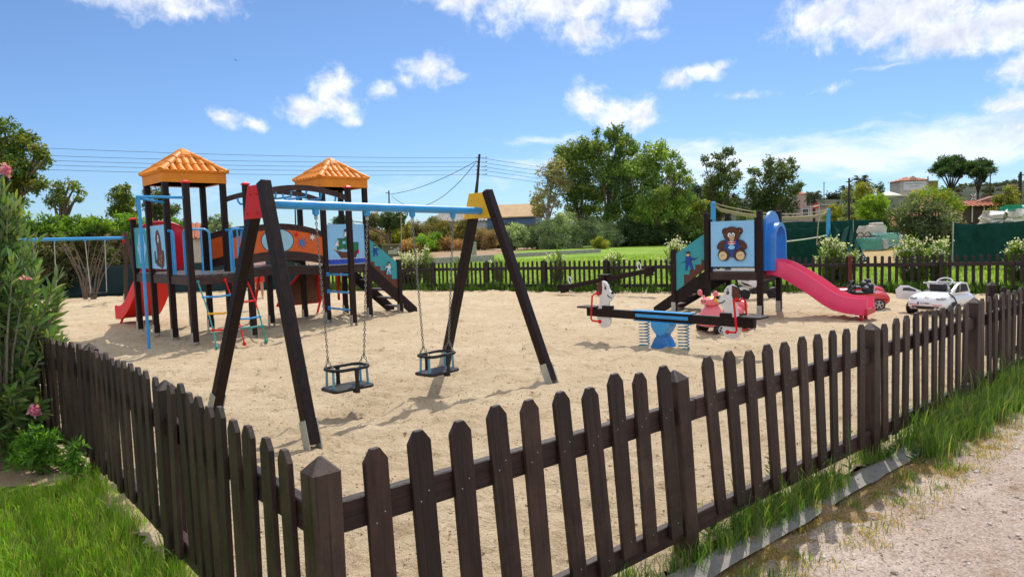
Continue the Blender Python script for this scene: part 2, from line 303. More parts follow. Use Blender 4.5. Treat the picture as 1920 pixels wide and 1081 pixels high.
# ------------------------------------------------------------------ setting: ground, sand, lawn, verge, road, hill
CORNER = Vector((-.63, 2.17, 0)); RD = Vector((.763, .6464, 0)); RO = Vector((.6464, -.763, 0))      # right run: direction, outward
LD = Vector((-.652, .758, 0)); LO = Vector((-.758, -.652, 0))                                          # left run
BF0, BF1, BF2 = Vector((-7.9, 25.55, 0)), Vector((4.6, 19.55, 0)), Vector((13.5, 15.25, 0))
LEND = CORNER + LD*7.95
def groundmat(name, cols, scales, rough=.9, bump=.6, bscale=60, dist=.02, grain=None):
    M = bpy.data.materials.new(name); M.use_nodes = True; nt = M.node_tree; N = nt.nodes; L = nt.links; b = N['Principled BSDF']
    b.inputs['Roughness'].default_value = rough; b.inputs['Specular IOR Level'].default_value = .15; tc = N.new('ShaderNodeTexCoord'); last = None
    for i, (c, s) in enumerate(zip(cols[1:], scales)):
        n = N.new('ShaderNodeTexNoise'); n.inputs['Scale'].default_value = s; n.inputs['Detail'].default_value = 6; n.inputs['Roughness'].default_value = .65; L.new(tc.outputs['Object'], n.inputs['Vector'])
        r = N.new('ShaderNodeMapRange'); r.interpolation_type = 'SMOOTHSTEP'; r.inputs[1].default_value = c[3]; r.inputs[2].default_value = c[4]; L.new(n.outputs[0], r.inputs[0])
        mx = N.new('ShaderNodeMix'); mx.data_type = 'RGBA'; L.new(r.outputs[0], mx.inputs[0]); mx.inputs[7].default_value = (*c[:3], 1)
        if last is None: mx.inputs[6].default_value = (*cols[0], 1)
        else: L.new(last, mx.inputs[6])
        last = mx.outputs[2]
    if grain:
        v = N.new('ShaderNodeTexVoronoi'); v.inputs['Scale'].default_value = grain[0]; L.new(tc.outputs['Object'], v.inputs['Vector'])
        hv = N.new('ShaderNodeSeparateColor'); L.new(v.outputs['Color'], hv.inputs[0]); r = N.new('ShaderNodeMapRange'); r.inputs[3].default_value = 1-grain[1]; r.inputs[4].default_value = 1+grain[1]; L.new(hv.outputs[0], r.inputs[0])
        mm = N.new('ShaderNodeVectorMath'); mm.operation = 'SCALE'; L.new(last, mm.inputs[0]); L.new(r.outputs[0], mm.inputs['Scale']); last = mm.outputs[0]
    L.new(last, b.inputs['Base Color'])
    n2 = N.new('ShaderNodeTexNoise'); n2.inputs['Scale'].default_value = bscale; n2.inputs['Detail'].default_value = 5; n2.inputs['Roughness'].default_value = .7; L.new(tc.outputs['Object'], n2.inputs['Vector'])
    bp = N.new('ShaderNodeBump'); bp.inputs['Strength'].default_value = bump; bp.inputs['Distance'].default_value = dist; L.new(n2.outputs[0], bp.inputs['Height']); L.new(bp.outputs[0], b.inputs['Normal'])
    return M
def vnoise(x, y, s, seed=0):
    g = np.random.default_rng(seed).random((256, 256)); x = x*s; y = y*s; i = np.floor(x).astype(int); j = np.floor(y).astype(int); fx = x-i; fy = y-j
    fx = fx*fx*(3-2*fx); fy = fy*fy*(3-2*fy); i0, i1, j0, j1 = i % 256, (i+1) % 256, j % 256, (j+1) % 256
    return (g[i0, j0]*(1-fx)+g[i1, j0]*fx)*(1-fy) + (g[i0, j1]*(1-fx)+g[i1, j1]*fx)*fy - .5
def fbm2(x, y, s, o=4, seed=0): return sum(vnoise(x, y, s*2.03**k, seed+k)*.5**k for k in range(o))
def inside(px, py, poly):
    r = np.zeros(px.shape, bool); n = len(poly)
    for i in range(n):
        x0, y0 = poly[i]; x1, y1 = poly[(i+1) % n]; c = (y0 > py) != (y1 > py); r ^= c & (px < (x1-x0)*(py-y0)/((y1-y0) or 1e-9)+x0)
    return r
def sheet(name, poly, z, m, kind='structure'):
    mb = MB(); mb.add([(x, y, z) for x, y in poly], [tuple(range(len(poly)))]); o = mb.build(name, m); o['kind'] = kind; return o
scrubsoil = groundmat('scrub_soil', [(.09, .10, .035), (.17, .12, .06, .48, .66), (.06, .085, .02, .5, .7)], [.25, 1.1], bump=.4, bscale=4)
sheet('ground', [(-2500, -60), (2500, -60), (2500, 3500), (-2500, 3500)], -.16, scrubsoil)
fieldm = groundmat('meadow_grass', [(.16, .28, .026), (.24, .34, .036, .42, .62), (.11, .21, .022, .52, .72), (.3, .3, .07, .62, .8)], [.22, 1.4, .5], bump=.9, bscale=22, dist=.05, grain=(9, .2))
sheet('field', [(-9.5, 26.2), (-3, 23.2), (4.6, 19.4), (14, 15), (60, 15), (60, 70), (44, 112), (10, 116), (2, 104), (-3, 72), (-14, 62), (-16, 40)], -.06, fieldm)
dirtm = groundmat('yard_dirt', [(.40, .28, .12), (.24, .27, .06, .5, .68), (.30, .22, .11, .45, .6)], [.4, 1.6], bump=.5, bscale=30)
sheet('dirt_yard', [(16, 30.5), (18.8, 29.6), (22.5, 33), (30, 50), (23, 55), (17, 37)], -.045, dirtm)
sheet('dirt_path', [(-22, 54), (-12, 57.5), (-3.5, 63), (2, 96), (9, 108), (8, 122), (-4, 120), (-30, 90)], -.05, groundmat('bank_soil', [(.34, .22, .14), (.16, .17, .05, .5, .62)], [.5], bump=.6, bscale=6))
# sand pit: one displaced sheet, finer close to the camera
sandm = groundmat('sand_grains', [(.56, .435, .285), (.63, .505, .345, .42, .66), (.43, .315, .19, .55, .72), (.38, .275, .165, .57, .68), (.45, .345, .215, .60, .65)], [.9, 2.2, 9, 46], rough=.95, bump=1.0, bscale=30, dist=.045, grain=(340, .16))
SANDPOLY = [(CORNER+RO*.02-LD*.02)[:2], (CORNER+RO*.02+RD*18)[:2], (13.9, 15.2), (4.7, 19.8), (-7.8, 25.8), (-13, 26.5), (-18.5, 21.8), (-13, 13), (LEND.x-.1, LEND.y-.25)]
def build_sand():
    ys = 1.9*np.exp(np.arange(0, 2.66, .0056)); xs = np.arange(-18.5, 14.3, .055); X, Y = np.meshgrid(xs, ys); 
    Z = .05*fbm2(X+40, Y+40, .5, 3, 3) + .040*fbm2(X+40, Y+40, 1.9, 3, 9) + .030*fbm2(X+40+.4*vnoise(X+9, Y+9, 2.1, 5), Y+40, 5.2, 3, 20)
    Z += .022*fbm2(X+40, Y+40, 9.5, 3, 51)*np.clip((16-Y)/6, .4, 1)
    r = np.abs(fbm2(X+40, Y+40, 3.1, 3, 31)); Z += .028*np.clip(.14-r, 0, 1)/.14*(vnoise(X+40, Y+40, .6, 33) > -.1)
    rg = np.random.default_rng(4)
    for k in range(5200):                                # scuffs and footprints
        cy = 2.0+25*rg.random()**1.7; cx = rg.uniform(-14, 13); a = rg.uniform(0, PI); sx, sy = rg.uniform(.05, .12), rg.uniform(.03, .065); d = rg.uniform(.008, .03)
        i0, i1 = np.searchsorted(ys, [cy-.36, cy+.36]); j0, j1 = np.searchsorted(xs, [cx-.36, cx+.36])
        if i1 <= i0 or j1 <= j0: continue
        u = X[i0:i1, j0:j1]-cx; v = Y[i0:i1, j0:j1]-cy; p = (u*math.cos(a)+v*math.sin(a))/sx; q = (v*math.cos(a)-u*math.sin(a))/sy; e = p*p+q*q
        Z[i0:i1, j0:j1] += -d*np.exp(-e) + d*.6*np.exp(-(np.sqrt(e)-1.7)**2*2.2)
    for (hx, hy, hr, hd) in [(-1.68, 6.85, .5, .09), (-.87, 7.7, .5, .09), (2.18, 10.0, .5, -.05), (-4.2, 12.2, .5, .05), (6.4, 12.4, .5, .05), (-4.6, 11.6, .4, .05)]:
        Z -= hd*np.exp(-((X-hx)**2+(Y-hy)**2)/hr**2)
    Z -= .035*np.clip(1-np.abs((X-CORNER.x)*RO.x+(Y-CORNER.y)*RO.y)/.25, 0, 1)*0
    n, m_ = X.shape; F = (np.arange(n-1)[:, None]*m_+np.arange(m_-1)[None]).ravel(); F = np.stack([F, F+1, F+m_+1, F+m_], 1)
    cx = X.ravel()[F].mean(1); cy = Y.ravel()[F].mean(1); F = F[inside(cx, cy, SANDPOLY)]
    us, inv = np.unique(F, return_inverse=True); V = np.stack([X.ravel(), Y.ravel(), Z.ravel()], 1)[us]
    global sand_z
    def sand_z(x, y): return Z[np.clip(np.searchsorted(ys, y), 0, n-1), np.clip(np.searchsorted(xs, x), 0, m_-1)]
    o = npmesh('sand_pit', V, inv.reshape(F.shape), sandm, smooth=True); o['kind'] = 'structure'
build_sand()
# verge and gravel road outside the right run (local x along the run, -y outward)
gravm = groundmat('road_gravel', [(.45, .355, .295), (.54, .44, .375, .42, .66), (.34, .235, .165, .52, .72), (.30, .22, .16, .58, .68)], [1.1, 2.6, 11], bump=1.0, bscale=120, dist=.012, grain=(95, .30))
vergem = groundmat('verge_soil', [(.34, .235, .13), (.30, .20, .085, .40, .62), (.20, .19, .045, .52, .68), (.44, .34, .25, .58, .72)], [3, 6, 14], bump=1.0, bscale=110, dist=.015, grain=(120, .3))
rot = math.atan2(RD.y, RD.x)
def strip(name, m, v0, v1, z, amp, u0=-1.2, u1=16, du=.06, dv=.045, edge=.06, seed=1, slope=0):
    us = np.arange(u0, u1, du); vs = np.arange(0, 1.0001, dv/(v1-v0)); U, T = np.meshgrid(us, vs)
    V0 = v0 + edge*fbm2(U+30, U*0+5, 2.2, 4, seed); V1 = v1 + edge*fbm2(U+60, U*0+5, 2.2, 4, seed+7); Vv = V0+(V1-V0)*T
    Z = z + slope*T + amp*fbm2(U+20, Vv+20, 6, 4, seed+2) - .05*(T > .999) - .05*(T < .001); n, k = U.shape
    F = (np.arange(n-1)[:, None]*k+np.arange(k-1)[None]).ravel(); F = np.stack([F, F+1, F+k+1, F+k], 1)
    o = npmesh(name, np.stack([U.ravel(), -Vv.ravel(), Z.ravel()], 1), F, m, smooth=True); o.location = CORNER; o.rotation_euler = (0, 0, rot); o['kind'] = 'structure'; return o
strip('gravel_road', gravm, .25, 4.5, .0, .014, edge=.1, du=.05, seed=3)
strip('verge', vergem, .02, .95, .012, .05, edge=.05, seed=5, slope=-.055)
strip('kerb', mat('kerb_concrete', (.23, .215, .195), .9, .25, 5, .6, 60), .05, .245, .026, .012, u0=.1, u1=7.2, du=.05, dv=.025, edge=.02, seed=11)
# pebbles lying on the road and verge
def pebbles():
    n = 5200; u = RNG.uniform(.5, 6, n); v = .25+2.2*RNG.random(n)**.8; r = RNG.uniform(.003, .008, n)*(1+1.4*(RNG.random(n) < .05)); c = np.array([(.62, .54, .48), (.5, .4, .34), (.66, .6, .56), (.36, .29, .24)])[RNG.integers(0, 4, n)]
    base = nrm(np.array([(1, 0, 0), (-1, 0, 0), (0, 1, 0), (0, -1, 0), (0, 0, 1), (0, 0, -1)], float)); tri = [(0, 2, 4), (2, 1, 4), (1, 3, 4), (3, 0, 4), (2, 0, 5), (1, 2, 5), (3, 1, 5), (0, 3, 5)]
    V = base[None]*(r[:, None, None]*RNG.uniform(.6, 1.2, (n, 6, 1)))*np.array([1.2, 1, .7]); P = np.array(CORNER)[None]+u[:, None]*np.array(RD)+v[:, None]*np.array(RO); P[:, 2] = .004
    V = (V+P[:, None]).reshape(-1, 3); F = (np.arange(n)[:, None, None]*6+np.array(tri)[None]).reshape(-1, 3)
    o = npmesh('pebbles', V, F, leafmat('pebble_stone', .8, 0.0), np.repeat(c, 6, 0)); tag(o, 'loose pale pebbles scattered over the pinkish gravel road', 'pebbles', kind='stuff')
pebbles()
# lawn outside the left run
lawnm = groundmat('lawn_soil', [(.10, .15, .025), (.14, .21, .03, .45, .62), (.20, .17, .07, .58, .7)], [1.2, 4], bump=.8, bscale=60)
LZ = -.07
sheet('lawn', [(CORNER-LO*.02-LD*.6)[:2], (CORNER-LO*.0+LD*3.75)[:2], (-3.7, 5.05), (-6, 4.9), (-9, 3), (-9, -3), (0, -3)], LZ, lawnm)
sheet('dirt_strip', [(CORNER+LD*3.2)[:2], (LEND.x-.0, LEND.y-.2), (-12, 12), (-14, 6), (-7, 4.2), (-3.4, 4.6)], LZ-.012, groundmat('strip_soil', [(.36, .26, .17), (.46, .37, .26, .5, .6), (.2, .12, .07, .56, .7)], [2.5, 7], bump=.8, bscale=70))
grassm = leafmat('grass_blades', .5, .45)
def blades(P, Ht, Wd, cols, lean=.5, tip=None):
    n = len(P); a = RNG.uniform(0, 2*PI, n); b = RNG.uniform(0, 2*PI, n); X = np.stack([np.cos(a), np.sin(a), a*0], 1)*Wd[:, None]/2
    Dn = np.stack([np.cos(b), np.sin(b), b*0], 1)*(RNG.random(n)**1.3*lean*Ht)[:, None]; up = np.array([0, 0, 1.0])
    m1 = P + Dn*.22 + up*Ht[:, None]*.5; m2 = P + Dn*.6 + up*Ht[:, None]*.82; t = P + Dn*1.15 + up*Ht[:, None]*.98
    V = np.stack([P-X, P+X, m1-X*.85, m1+X*.85, m2-X*.5, m2+X*.5, t], 1).reshape(-1, 3)
    F = (np.arange(n)[:, None, None]*7+np.array([(0, 1, 3), (0, 3, 2), (2, 3, 5), (2, 5, 4), (4, 5, 6)])[None]).reshape(-1, 3)
    C = np.array(cols)[RNG.integers(0, len(cols), n)]*RNG.uniform(.7, 1.3, (n, 1)); return V, F, np.repeat(C, 7, 0)
def clumped(n, fn, k, spread):                            # points in tussocks
    c = fn(k); w = RNG.integers(0, k, n); return c[w] + np.c_[RNG.normal(size=(n, 2))*spread, np.zeros(n)], w
GC = [(.19, .40, .022), (.25, .48, .03), (.15, .33, .02), (.32, .50, .05), (.30, .36, .08), (.36, .34, .13)]
def lawn_grass():
    def f(k):
        u = RNG.uniform(-.7, 3.9, k); v = 3.3*RNG.random(k)**1.15 + .03; P = np.array(CORNER)+u[:, None]*np.array(LD)+v[:, None]*np.array(LO); P[:, 2] = LZ; return P
    P, w = clumped(90000, f, 2300, .05); h = RNG.uniform(.05, .125, 2300)[w]*RNG.uniform(.6, 1.25, len(P))
    d = np.abs((P[:, 0]-CORNER.x)*LO.x+(P[:, 1]-CORNER.y)*LO.y); h *= 1+.75*np.exp(-(d/.22)**2)
    keep = P[:, 1] < 5.1+.35*np.sin(P[:, 0]*5); V, F, C = blades(P[keep], h[keep], RNG.uniform(.003, .0065, keep.sum()), GC, .8)
    tag(npmesh('lawn_grass', V, F, grassm, C), 'long bright green lawn grass growing outside the fence', 'grass', kind='stuff')
lawn_grass()
def verge_grass():
    PP, HH = [], []
    def along(us, n, v0, v1, h, sp, k):
        P, w = clumped(n, lambda q: np.array(CORNER)+(us[0]+(us[1]-us[0])*RNG.random(q))[:, None]*np.array(RD)+RNG.uniform(v0, v1, q)[:, None]*np.array(RO), k, sp); PP.append(P); HH.append(RNG.uniform(.5, 1.2, k)[w]*h*RNG.uniform(.6, 1.2, n))
    along((1.3, 3.4), 2400, .0, .09, .14, .04, 50); along((2.3, 3.6), 1100, .0, .12, .19, .05, 18); along((3.9, 4.25), 300, .0, .1, .16, .04, 5)
    along((4.35, 11), 11500, .02, .34, .215, .06, 150); along((4.6, 9), 700, .02, .3, .34, .08, 26); along((1.6, 4.5), 500, .25, .55, .07, .03, 22); along((.2, 1.4), 260, .02, .12, .08, .03, 10); along((.4, 5), 500, -.25, -.03, .13, .03, 20)
    P = np.concatenate(PP); H = np.concatenate(HH); V, F, C = blades(P, H, RNG.uniform(.003, .007, len(P)), [(.085, .20, .03), (.12, .25, .035), (.07, .16, .03), (.17, .27, .055), (.30, .28, .11)], .9)
    tag(npmesh('verge_grass', V, F, grassm, C), 'tufts of green grass at the foot of the right picket fence', 'grass', kind='stuff')
    PP.clear(); HH.clear(); along((1.2, 8), 6500, .22, .6, .032, .05, 300); P = np.concatenate(PP); H = np.concatenate(HH)
    V, F, C = blades(P, H, RNG.uniform(.003, .006, len(P)), [(.40, .29, .10), (.46, .36, .16), (.22, .24, .05), (.5, .34, .12), (.16, .22, .04)], 1.6)
    tag(npmesh('dry_grass', V, F, grassm, C), 'short dry yellow and brown grass between the kerb and the gravel', 'grass', kind='stuff')
verge_grass()
def far_grass():
    k = 520; t = RNG.random(k); P0 = np.array(BF0)[None]+(np.array(BF2-BF0))[None]*t[:, None]; P0[:, :2] += RNG.normal(size=(k, 2))*.16
    P, w = clumped(15000, lambda q: P0, k, .09); h = RNG.uniform(.1, .34, k)[w]*RNG.uniform(.6, 1.2, len(P))
    V, F, C = blades(P, h, RNG.uniform(.012, .024, len(P)), [(.05, .12, .015), (.075, .17, .02), (.04, .09, .02), (.12, .19, .03)], 1.0)
    tag(npmesh('fence_foot_weeds', V, F, grassm, C), 'dark green weeds growing along the foot of the far fence', 'weeds', kind='stuff')
    n = 60000; Y = 17+45*RNG.random(n)**1.5; X = RNG.uniform(-.3, .95, n)*Y; ok = (X*(BF2.y-BF0.y)-(Y)*(BF2.x-BF0.x)) < (BF0.x*(BF2.y-BF0.y)-BF0.y*(BF2.x-BF0.x)) - 4; X, Y = X[ok], Y[ok]
    ok2 = ~inside(X, Y, [(16, 30.5), (18.8, 29.6), (22.5, 33), (30, 50), (23, 55), (17, 37)]) & (Y < 54+X*.3) ; X, Y = X[ok2], Y[ok2]
    P = np.stack([X, Y, X*0-.06], 1); V, F, C = blades(P, RNG.uniform(.04, .11, len(P)), .012+.0009*Y, [(.19, .32, .028), (.26, .40, .035), (.14, .26, .025), (.33, .37, .075)], 1.2)
    tag(npmesh('field_grass', V, F, grassm, C), 'mown bright green meadow grass of the field beyond the fence', 'grass', kind='stuff')
far_grass()
# hill rising behind on the right
def sst(a, b, x): t = np.clip((x-a)/(b-a), 0, 1); return t*t*(3-2*t)
def hill_h(x, d): s = x/np.maximum(d, 1); return 15*sst(112, 300, d)*sst(.06, .3, s)*(1+.12*np.sin(s*9+1)) + 4*fbm2(x+500, d+500, .012, 3, 8)*sst(110, 260, d)*sst(.05, .25, s)
def hill():
    az = np.linspace(-.1, 1.3, 110); d = 104*np.exp(np.linspace(0, 2.6, 70)); A, D = np.meshgrid(az, d); X = A*D; Z = hill_h(X, D)-.14 + .35*fbm2(X+300, D+300, .2, 3, 4)*sst(112, 160, D)*sst(.1, .2, A)
    n, k = X.shape; F = (np.arange(n-1)[:, None]*k+np.arange(k-1)[None]).ravel(); F = np.stack([F, F+1, F+k+1, F+k], 1)
    o = npmesh('hill', np.stack([X.ravel(), D.ravel(), Z.ravel()], 1), F, groundmat('hill_scrub', [(.035, .045, .022), (.055, .055, .03, .5, .66), (.022, .032, .016, .46, .62)], [.06, .25], bump=.8, bscale=.6, dist=.6), smooth=True); o['kind'] = 'structure'
hill()
def crumbs():                                            # clods and bits of debris on the sand
    n = 9000; Y = 2.2+11*RNG.random(n)**1.6; X = RNG.uniform(-.75, .75, n)*Y; ok = inside(X, Y, SANDPOLY); X, Y = X[ok], Y[ok]; n = len(X); r = RNG.uniform(.003, .0075, n)*(1+1.0*(RNG.random(n) < .04))*(1+.03*Y)
    c = np.array([(.46, .35, .23), (.40, .30, .19), (.30, .21, .12), (.22, .14, .08)])[RNG.choice(4, n, p=[.62, .31, .06, .01])]; base = nrm(np.array([(1, 0, 0), (-1, 0, 0), (0, 1, 0), (0, -1, 0), (0, 0, 1), (0, 0, -1)], float)); tri = [(0, 2, 4), (2, 1, 4), (1, 3, 4), (3, 0, 4), (2, 0, 5), (1, 2, 5), (3, 1, 5), (0, 3, 5)]
    V = base[None]*(r[:, None, None]*RNG.uniform(.6, 1.4, (n, 6, 1))); Z = sand_z(X, Y)+r*.3; V = (V+np.stack([X, Y, Z], 1)[:, None]).reshape(-1, 3); F = (np.arange(n)[:, None, None]*6+np.array(tri)[None]).reshape(-1, 3)
    tag(npmesh('sand_crumbs', V, F, leafmat('sand_clod', .95, 0.0, .1), np.repeat(c, 6, 0)), 'small clods and dry bits lying on the sand', 'clods', kind='stuff')
crumbs()
# ------------------------------------------------------------------ picket fences
def picket_mesh(w, h, t, m, rounded=False):
    mb = MB(); hw = w/2
    if rounded: top = [(hw*math.cos(a), -hw+hw*math.sin(a)) for a in (PI*i/8 for i in range(9))]
    else: top = [(hw, -hw*.95), (hw*.36, 0), (-hw*.36, 0), (-hw, -hw*.95)]
    mb.prism([(-hw, -h), (hw, -h)] + top, ((0, 0, 0), (1, 0, 0), (0, 0, 1), (0, -1, 0)), -t/2, t/2)
    if not rounded:
        for z in (-.22, -.25): mb.tube([((.018 if z == -.22 else -.016), -t/2-.0015, z), ((.018 if z == -.22 else -.016), 0, z)], .0038, 6, galv)
        mb.tube([(.01, -t/2-.0015, -h+.07), (.01, 0, -h+.07)], .0038, 6, galv)
    return mb
def post_mb(w, h, cap=.05, base=0.0):
    mb = MB(); a = w/2; mb.loft([[(-a, -a, z), (a, -a, z), (a, a, z), (-a, a, z)] for z in (base, h-cap)], caps=False); k = len(mb.v)
    mb.add([(-a, -a, h-cap), (a, -a, h-cap), (a, a, h-cap), (-a, a, h-cap), (0, 0, h)], [(0, 1, 4), (1, 2, 4), (2, 3, 4), (3, 0, 4)]); mb.add([(-a, -a, base), (a, -a, base), (a, a, base), (-a, a, base)], [(3, 2, 1, 0)]); return mb
def fence(name, label, p0, p1, npk, pw, H, side, posts, wm=wood, leanf=None, rounded=False, group='stretches of dark brown picket fence round the sand', base=0.0, postw=.09, rail=.095, zr=(.68, .13), pickm=None, postlean=None, h=.86, us=None, zs=None, rise=None):
    p0, p1 = Vector(p0), Vector(p1); d = p1-p0; Ln = d.length; t = thing(name, label, 'fence', p0, math.atan2(d.y, d.x), group); rise = rise or (lambda u: 0)
    proto = picket_mesh(pw, h, .021, pickm or wm, rounded).build('picket', pickm or wm, None, bevel=.003); first = True; sp = Ln/npk
    us = us or [(i+.5)*sp for i in range(npk)]
    for i, u in enumerate(us):
        o = proto if first else proto.copy()
        if not first: COL.objects.link(o)
        first = False; o.parent = t; 
        o.location = (u, side*(.034+random.uniform(-.002, .002)), (zs(u) if zs else H-.03)+random.gauss(0, .008)); o.rotation_euler = (random.gauss(0, .006), (leanf(i) if leanf else 0)+random.gauss(0, .011), random.gauss(0, .03))
    nseg = max(1, round(Ln/2.1)); 
    for z in zr:
        for k in range(nseg):
            mb = MB(); a, b = Ln*k/nseg, Ln*(k+1)/nseg; mb.bar((a+.003, 0, z+rise(a)+random.gauss(0, .004)), (b-.003, 0, z+rise(b)+random.gauss(0, .004)), .042, rail); mb.build('rail', woodx if wm is wood else wm, t, bevel=.004)
    for k, (u, off, m) in enumerate(posts):
        o = post_mb(postw, H+.03, .05, base).build('post', m or wm, t, bevel=.005, loc=(u, off, rise(u)))
        if postlean: o.rotation_euler = (0, postlean[k], 0)
        if base < -.02: mb = MB(); mb.box((0, 0, base/2+.04), (postw*.8, postw*.8, .14)); mb.build('post_shoe', pale, o)
    return t
rl = lambda i: -R([1, 2.5, 3.5, 4, 4.5, 5, 5.2, 5.6, 6, 6.4, 7.4, 7.2, 7, 6.8, 6.4, 5.6, 4.6, 3.4, 2.4, 1.6, 1.6, 1.3, 1.2, 1, 1][min(i, 24)])
PU = [.176, .347, .525, .696, .864, 1.038, 1.21, 1.374, 1.543, 1.721, 2.083, 2.277, 2.475, 2.663, 2.852, 3.06, 3.254, 3.46, 3.657, 3.881, 4.255, 4.461, 4.659, 4.835, 5.03, 5.223, 5.412, 5.598, 5.778, 5.98] + [6.4+.2*k for k in range(18)]
ZR = lambda u: float(np.interp(u, [0, 1.7, 3, 4.2, 6, 8, 12], [.985, 1.02, 1.005, .982, .97, .99, .99]))
fence('picket_fence', 'dark brown picket fence along the gravel road, its near pickets leaning left', CORNER, CORNER+RD*10, 48, .088, .96, -1,
      [(1.94, -.0, None), (4.13, -.0, None), (6.3, -.0, None), (8.45, .0, None)], leanf=rl, postlean=[-R(5), -R(1.5), 0, 0], base=-.03, us=PU, zs=ZR, postw=.098, zr=(.76, .17), rail=.105)
cp = post_mb(.098, .985, .055, -.05).build('corner_post', wood, None, bevel=.006, loc=CORNER); cp.rotation_euler = (0, 0, math.atan2(RD.y, RD.x)+.04); tag(cp, 'nearest corner post of the dark fence with a pyramid top', 'fence post')
fence('picket_fence', 'dark brown picket fence beside the green lawn and the pink flowering oleander', CORNER, CORNER+LD*3.85, 22, .086, .955, 1,
      [(1.80, .0, None), (3.82, .0, None)], base=-.12, us=[.199, .362, .532, .692, .84, .988, 1.125, 1.264, 1.395, 1.56, 1.85, 2.047, 2.211]+[2.38+.168*k for k in range(8)], zs=lambda u: float(np.interp(u, [0, 1.4, 2.2, 4, 8], [.968, 1.005, 1.0, .97, .97])), postw=.098, zr=(.75, .15), rail=.105)
LB = CORNER+LD*3.85
fence('picket_fence', 'stretch of the lawn fence bending left in behind the foreground oleander', LB+Vector((-.03, .03, 0)), LB+Vector((-.752, .66, 0))*2.6, 16, .086, .95, 1, [(2.55, 0, None)], base=-.12, zs=lambda u: .965, postw=.098, zr=(.75, .15), rail=.105)
fence('picket_fence', 'short dark fence running left behind the oleander from the far end of the lawn fence', LEND+Vector((-.05, .02, 0)), LEND+Vector((-2.9, -1.7, 0)), 16, .075, .93, -1, [(3.3, 0, None)], base=-.1)
rr = mat('reddish_post', (.11, .016, .010), .5, .35, 5, .2, 50, stretch=(8, 8, .8))
fw = mat('far_fence_wood', (.014, .008, .007), .6, .4, 5, .3, 60, stretch=(9, 9, .8), col2=(.032, .018, .014), rand=.3)
d1, d2 = (BF1-BF0), (BF2-BF1)
fence('picket_fence', 'far dark picket fence with rounded tops in front of the bright green meadow', BF0, BF1, 90, .07, .95, 1, [(d1.length*k/7, -.06, None) for k in range(0, 8)], wm=fw, rounded=True, postw=.085, zr=(.70, .17))
o2 = fence('picket_fence', 'far dark picket fence with rounded tops behind the white and red toy cars', BF1, BF2, 62, .072, .95, 1, [(d2.length*k/5+.5, -.06, rr if k == 2 else None) for k in range(0, 5)], wm=fw, rounded=True, postw=.09, zr=(.70, .15))
g0 = Vector((5.80, 8.32, 0)); fence('picket_gate', 'open picket gate standing behind the far end of the road fence', g0, g0+Vector((1.1, -.25, 0)), 6, .08, .92, -1, [(0, .06, None), (1.1, .06, None)], group=None)['category'] = 'gate'
# ------------------------------------------------------------------ near baby swing set
SW0 = Vector((-2.33, 6.17, 0)); SWA = R(46.86); SWD = Vector((math.cos(SWA), math.sin(SWA), 0)); SWN = Vector((-math.sin(SWA), math.cos(SWA), 0))
def shoe(mb, foot, d, w=.097, L=.26):
    d = Vector(d).normalized(); x = Vector((1, 0, 0)); n = d.cross(x).normalized()
    for s in (-1, 1):
        c = Vector(foot)+d*(L/2-.03)+x*s*(w/2+.006); mb.box(c, (.009, w*.98, L), X=Matrix((x, -n, d)).transposed())
def swing_frame(name, label, origin, ang, L, hz, tz, spread, plates, posts_m, hang, group=None, lw=.098, r=.043, dz=0):
    t = thing(name, label, 'swing frame', origin, ang, group)
    for k, (u, pm) in enumerate(((0, plates[0]), (L, plates[1]))):
        s = 1 if k == 0 else -1
        for q, (y, yt_, dx) in enumerate(((-spread, -.135, -.02), (spread, .12, .066))):
            foot = Vector((u, y, .0)); top = Vector((u+s*.13+dx, yt_, tz+(.015 if q == 0 else -.03))); d = top-foot
            mb = MB(); mb.bar(foot+d*.012, top, lw, lw, up=(1, 0, 0)); leg = mb.build('leg', posts_m, t, bevel=.006)
            m2 = MB(); shoe(m2, foot, d, lw); m2.build('leg_shoe', pale, leg)
        z0, z1 = tz-.30, tz+.0; yb, yt = .0, .0
        mb = MB(); mb.prism([(-.18, z0), (.29, z0), (.185, z1), (-.12, z1)], ((u+s*.13, 0, 0), (0, 1, 0), (0, 0, 1), (1, 0, 0)), -.014, .014)
        for yy, zz in ((.02, z0+.05), (.22, z0+.05), (.02, z1-.08), (.14, z1-.08)):
            for sx in (-1, 1): mb.ball((u+s*.13+sx*.014, yy, zz), .012, 8, 5)
        mb.build('bracket_plate', pm, t, bevel=.003)
    mb = MB(); mb.tube([(.12, 0, hz), (L-.12, 0, hz-dz)], r, 20); mb.build('crossbar', blue, t, smooth=True)
    for u in hang:
        z = hz-dz*u/L; mb = MB(); mb.box((u, 0, z-.055), (.052, .045, .06)); mb.tube([(u, 0, z-.06), (u, 0, z-.1)], .02, 10); h = mb.build('hanger', blue, t, bevel=.004)
        mb = MB(); mb.box((u, 0, z-.11), (.03, .022, .045)); mb.build('hanger_hook', galv, h, bevel=.004)
    return t
swing_frame('swing_frame', 'near A-frame swing set with dark posts, blue crossbar and red and yellow brackets', SW0, SWA, 3.04, 2.03, 2.2, .92, (red, yell), wood2, (.694, 1.281, 1.868, 2.457), dz=.045)
def chain(mb, a, b, link=.036, wire=.0042, n=6, m=6):
    a, b = Vector(a), Vector(b); d = b-a; L = d.length; d.normalize(); K = max(2, int(L/(link*.78))); x = d.orthogonal().normalized(); y = d.cross(x)
    for i in range(K):
        c = a+d*(L*(i+.5)/K); e = (x if i % 2 else y); e = (e+ (y if i % 2 else x)*.3).normalized()
        mb.tube([c+d*(link/2*math.cos(q))+e*(link*.31*math.sin(q)) for q in (2*PI*k/8 for k in range(8))], wire, 5, closed=True)
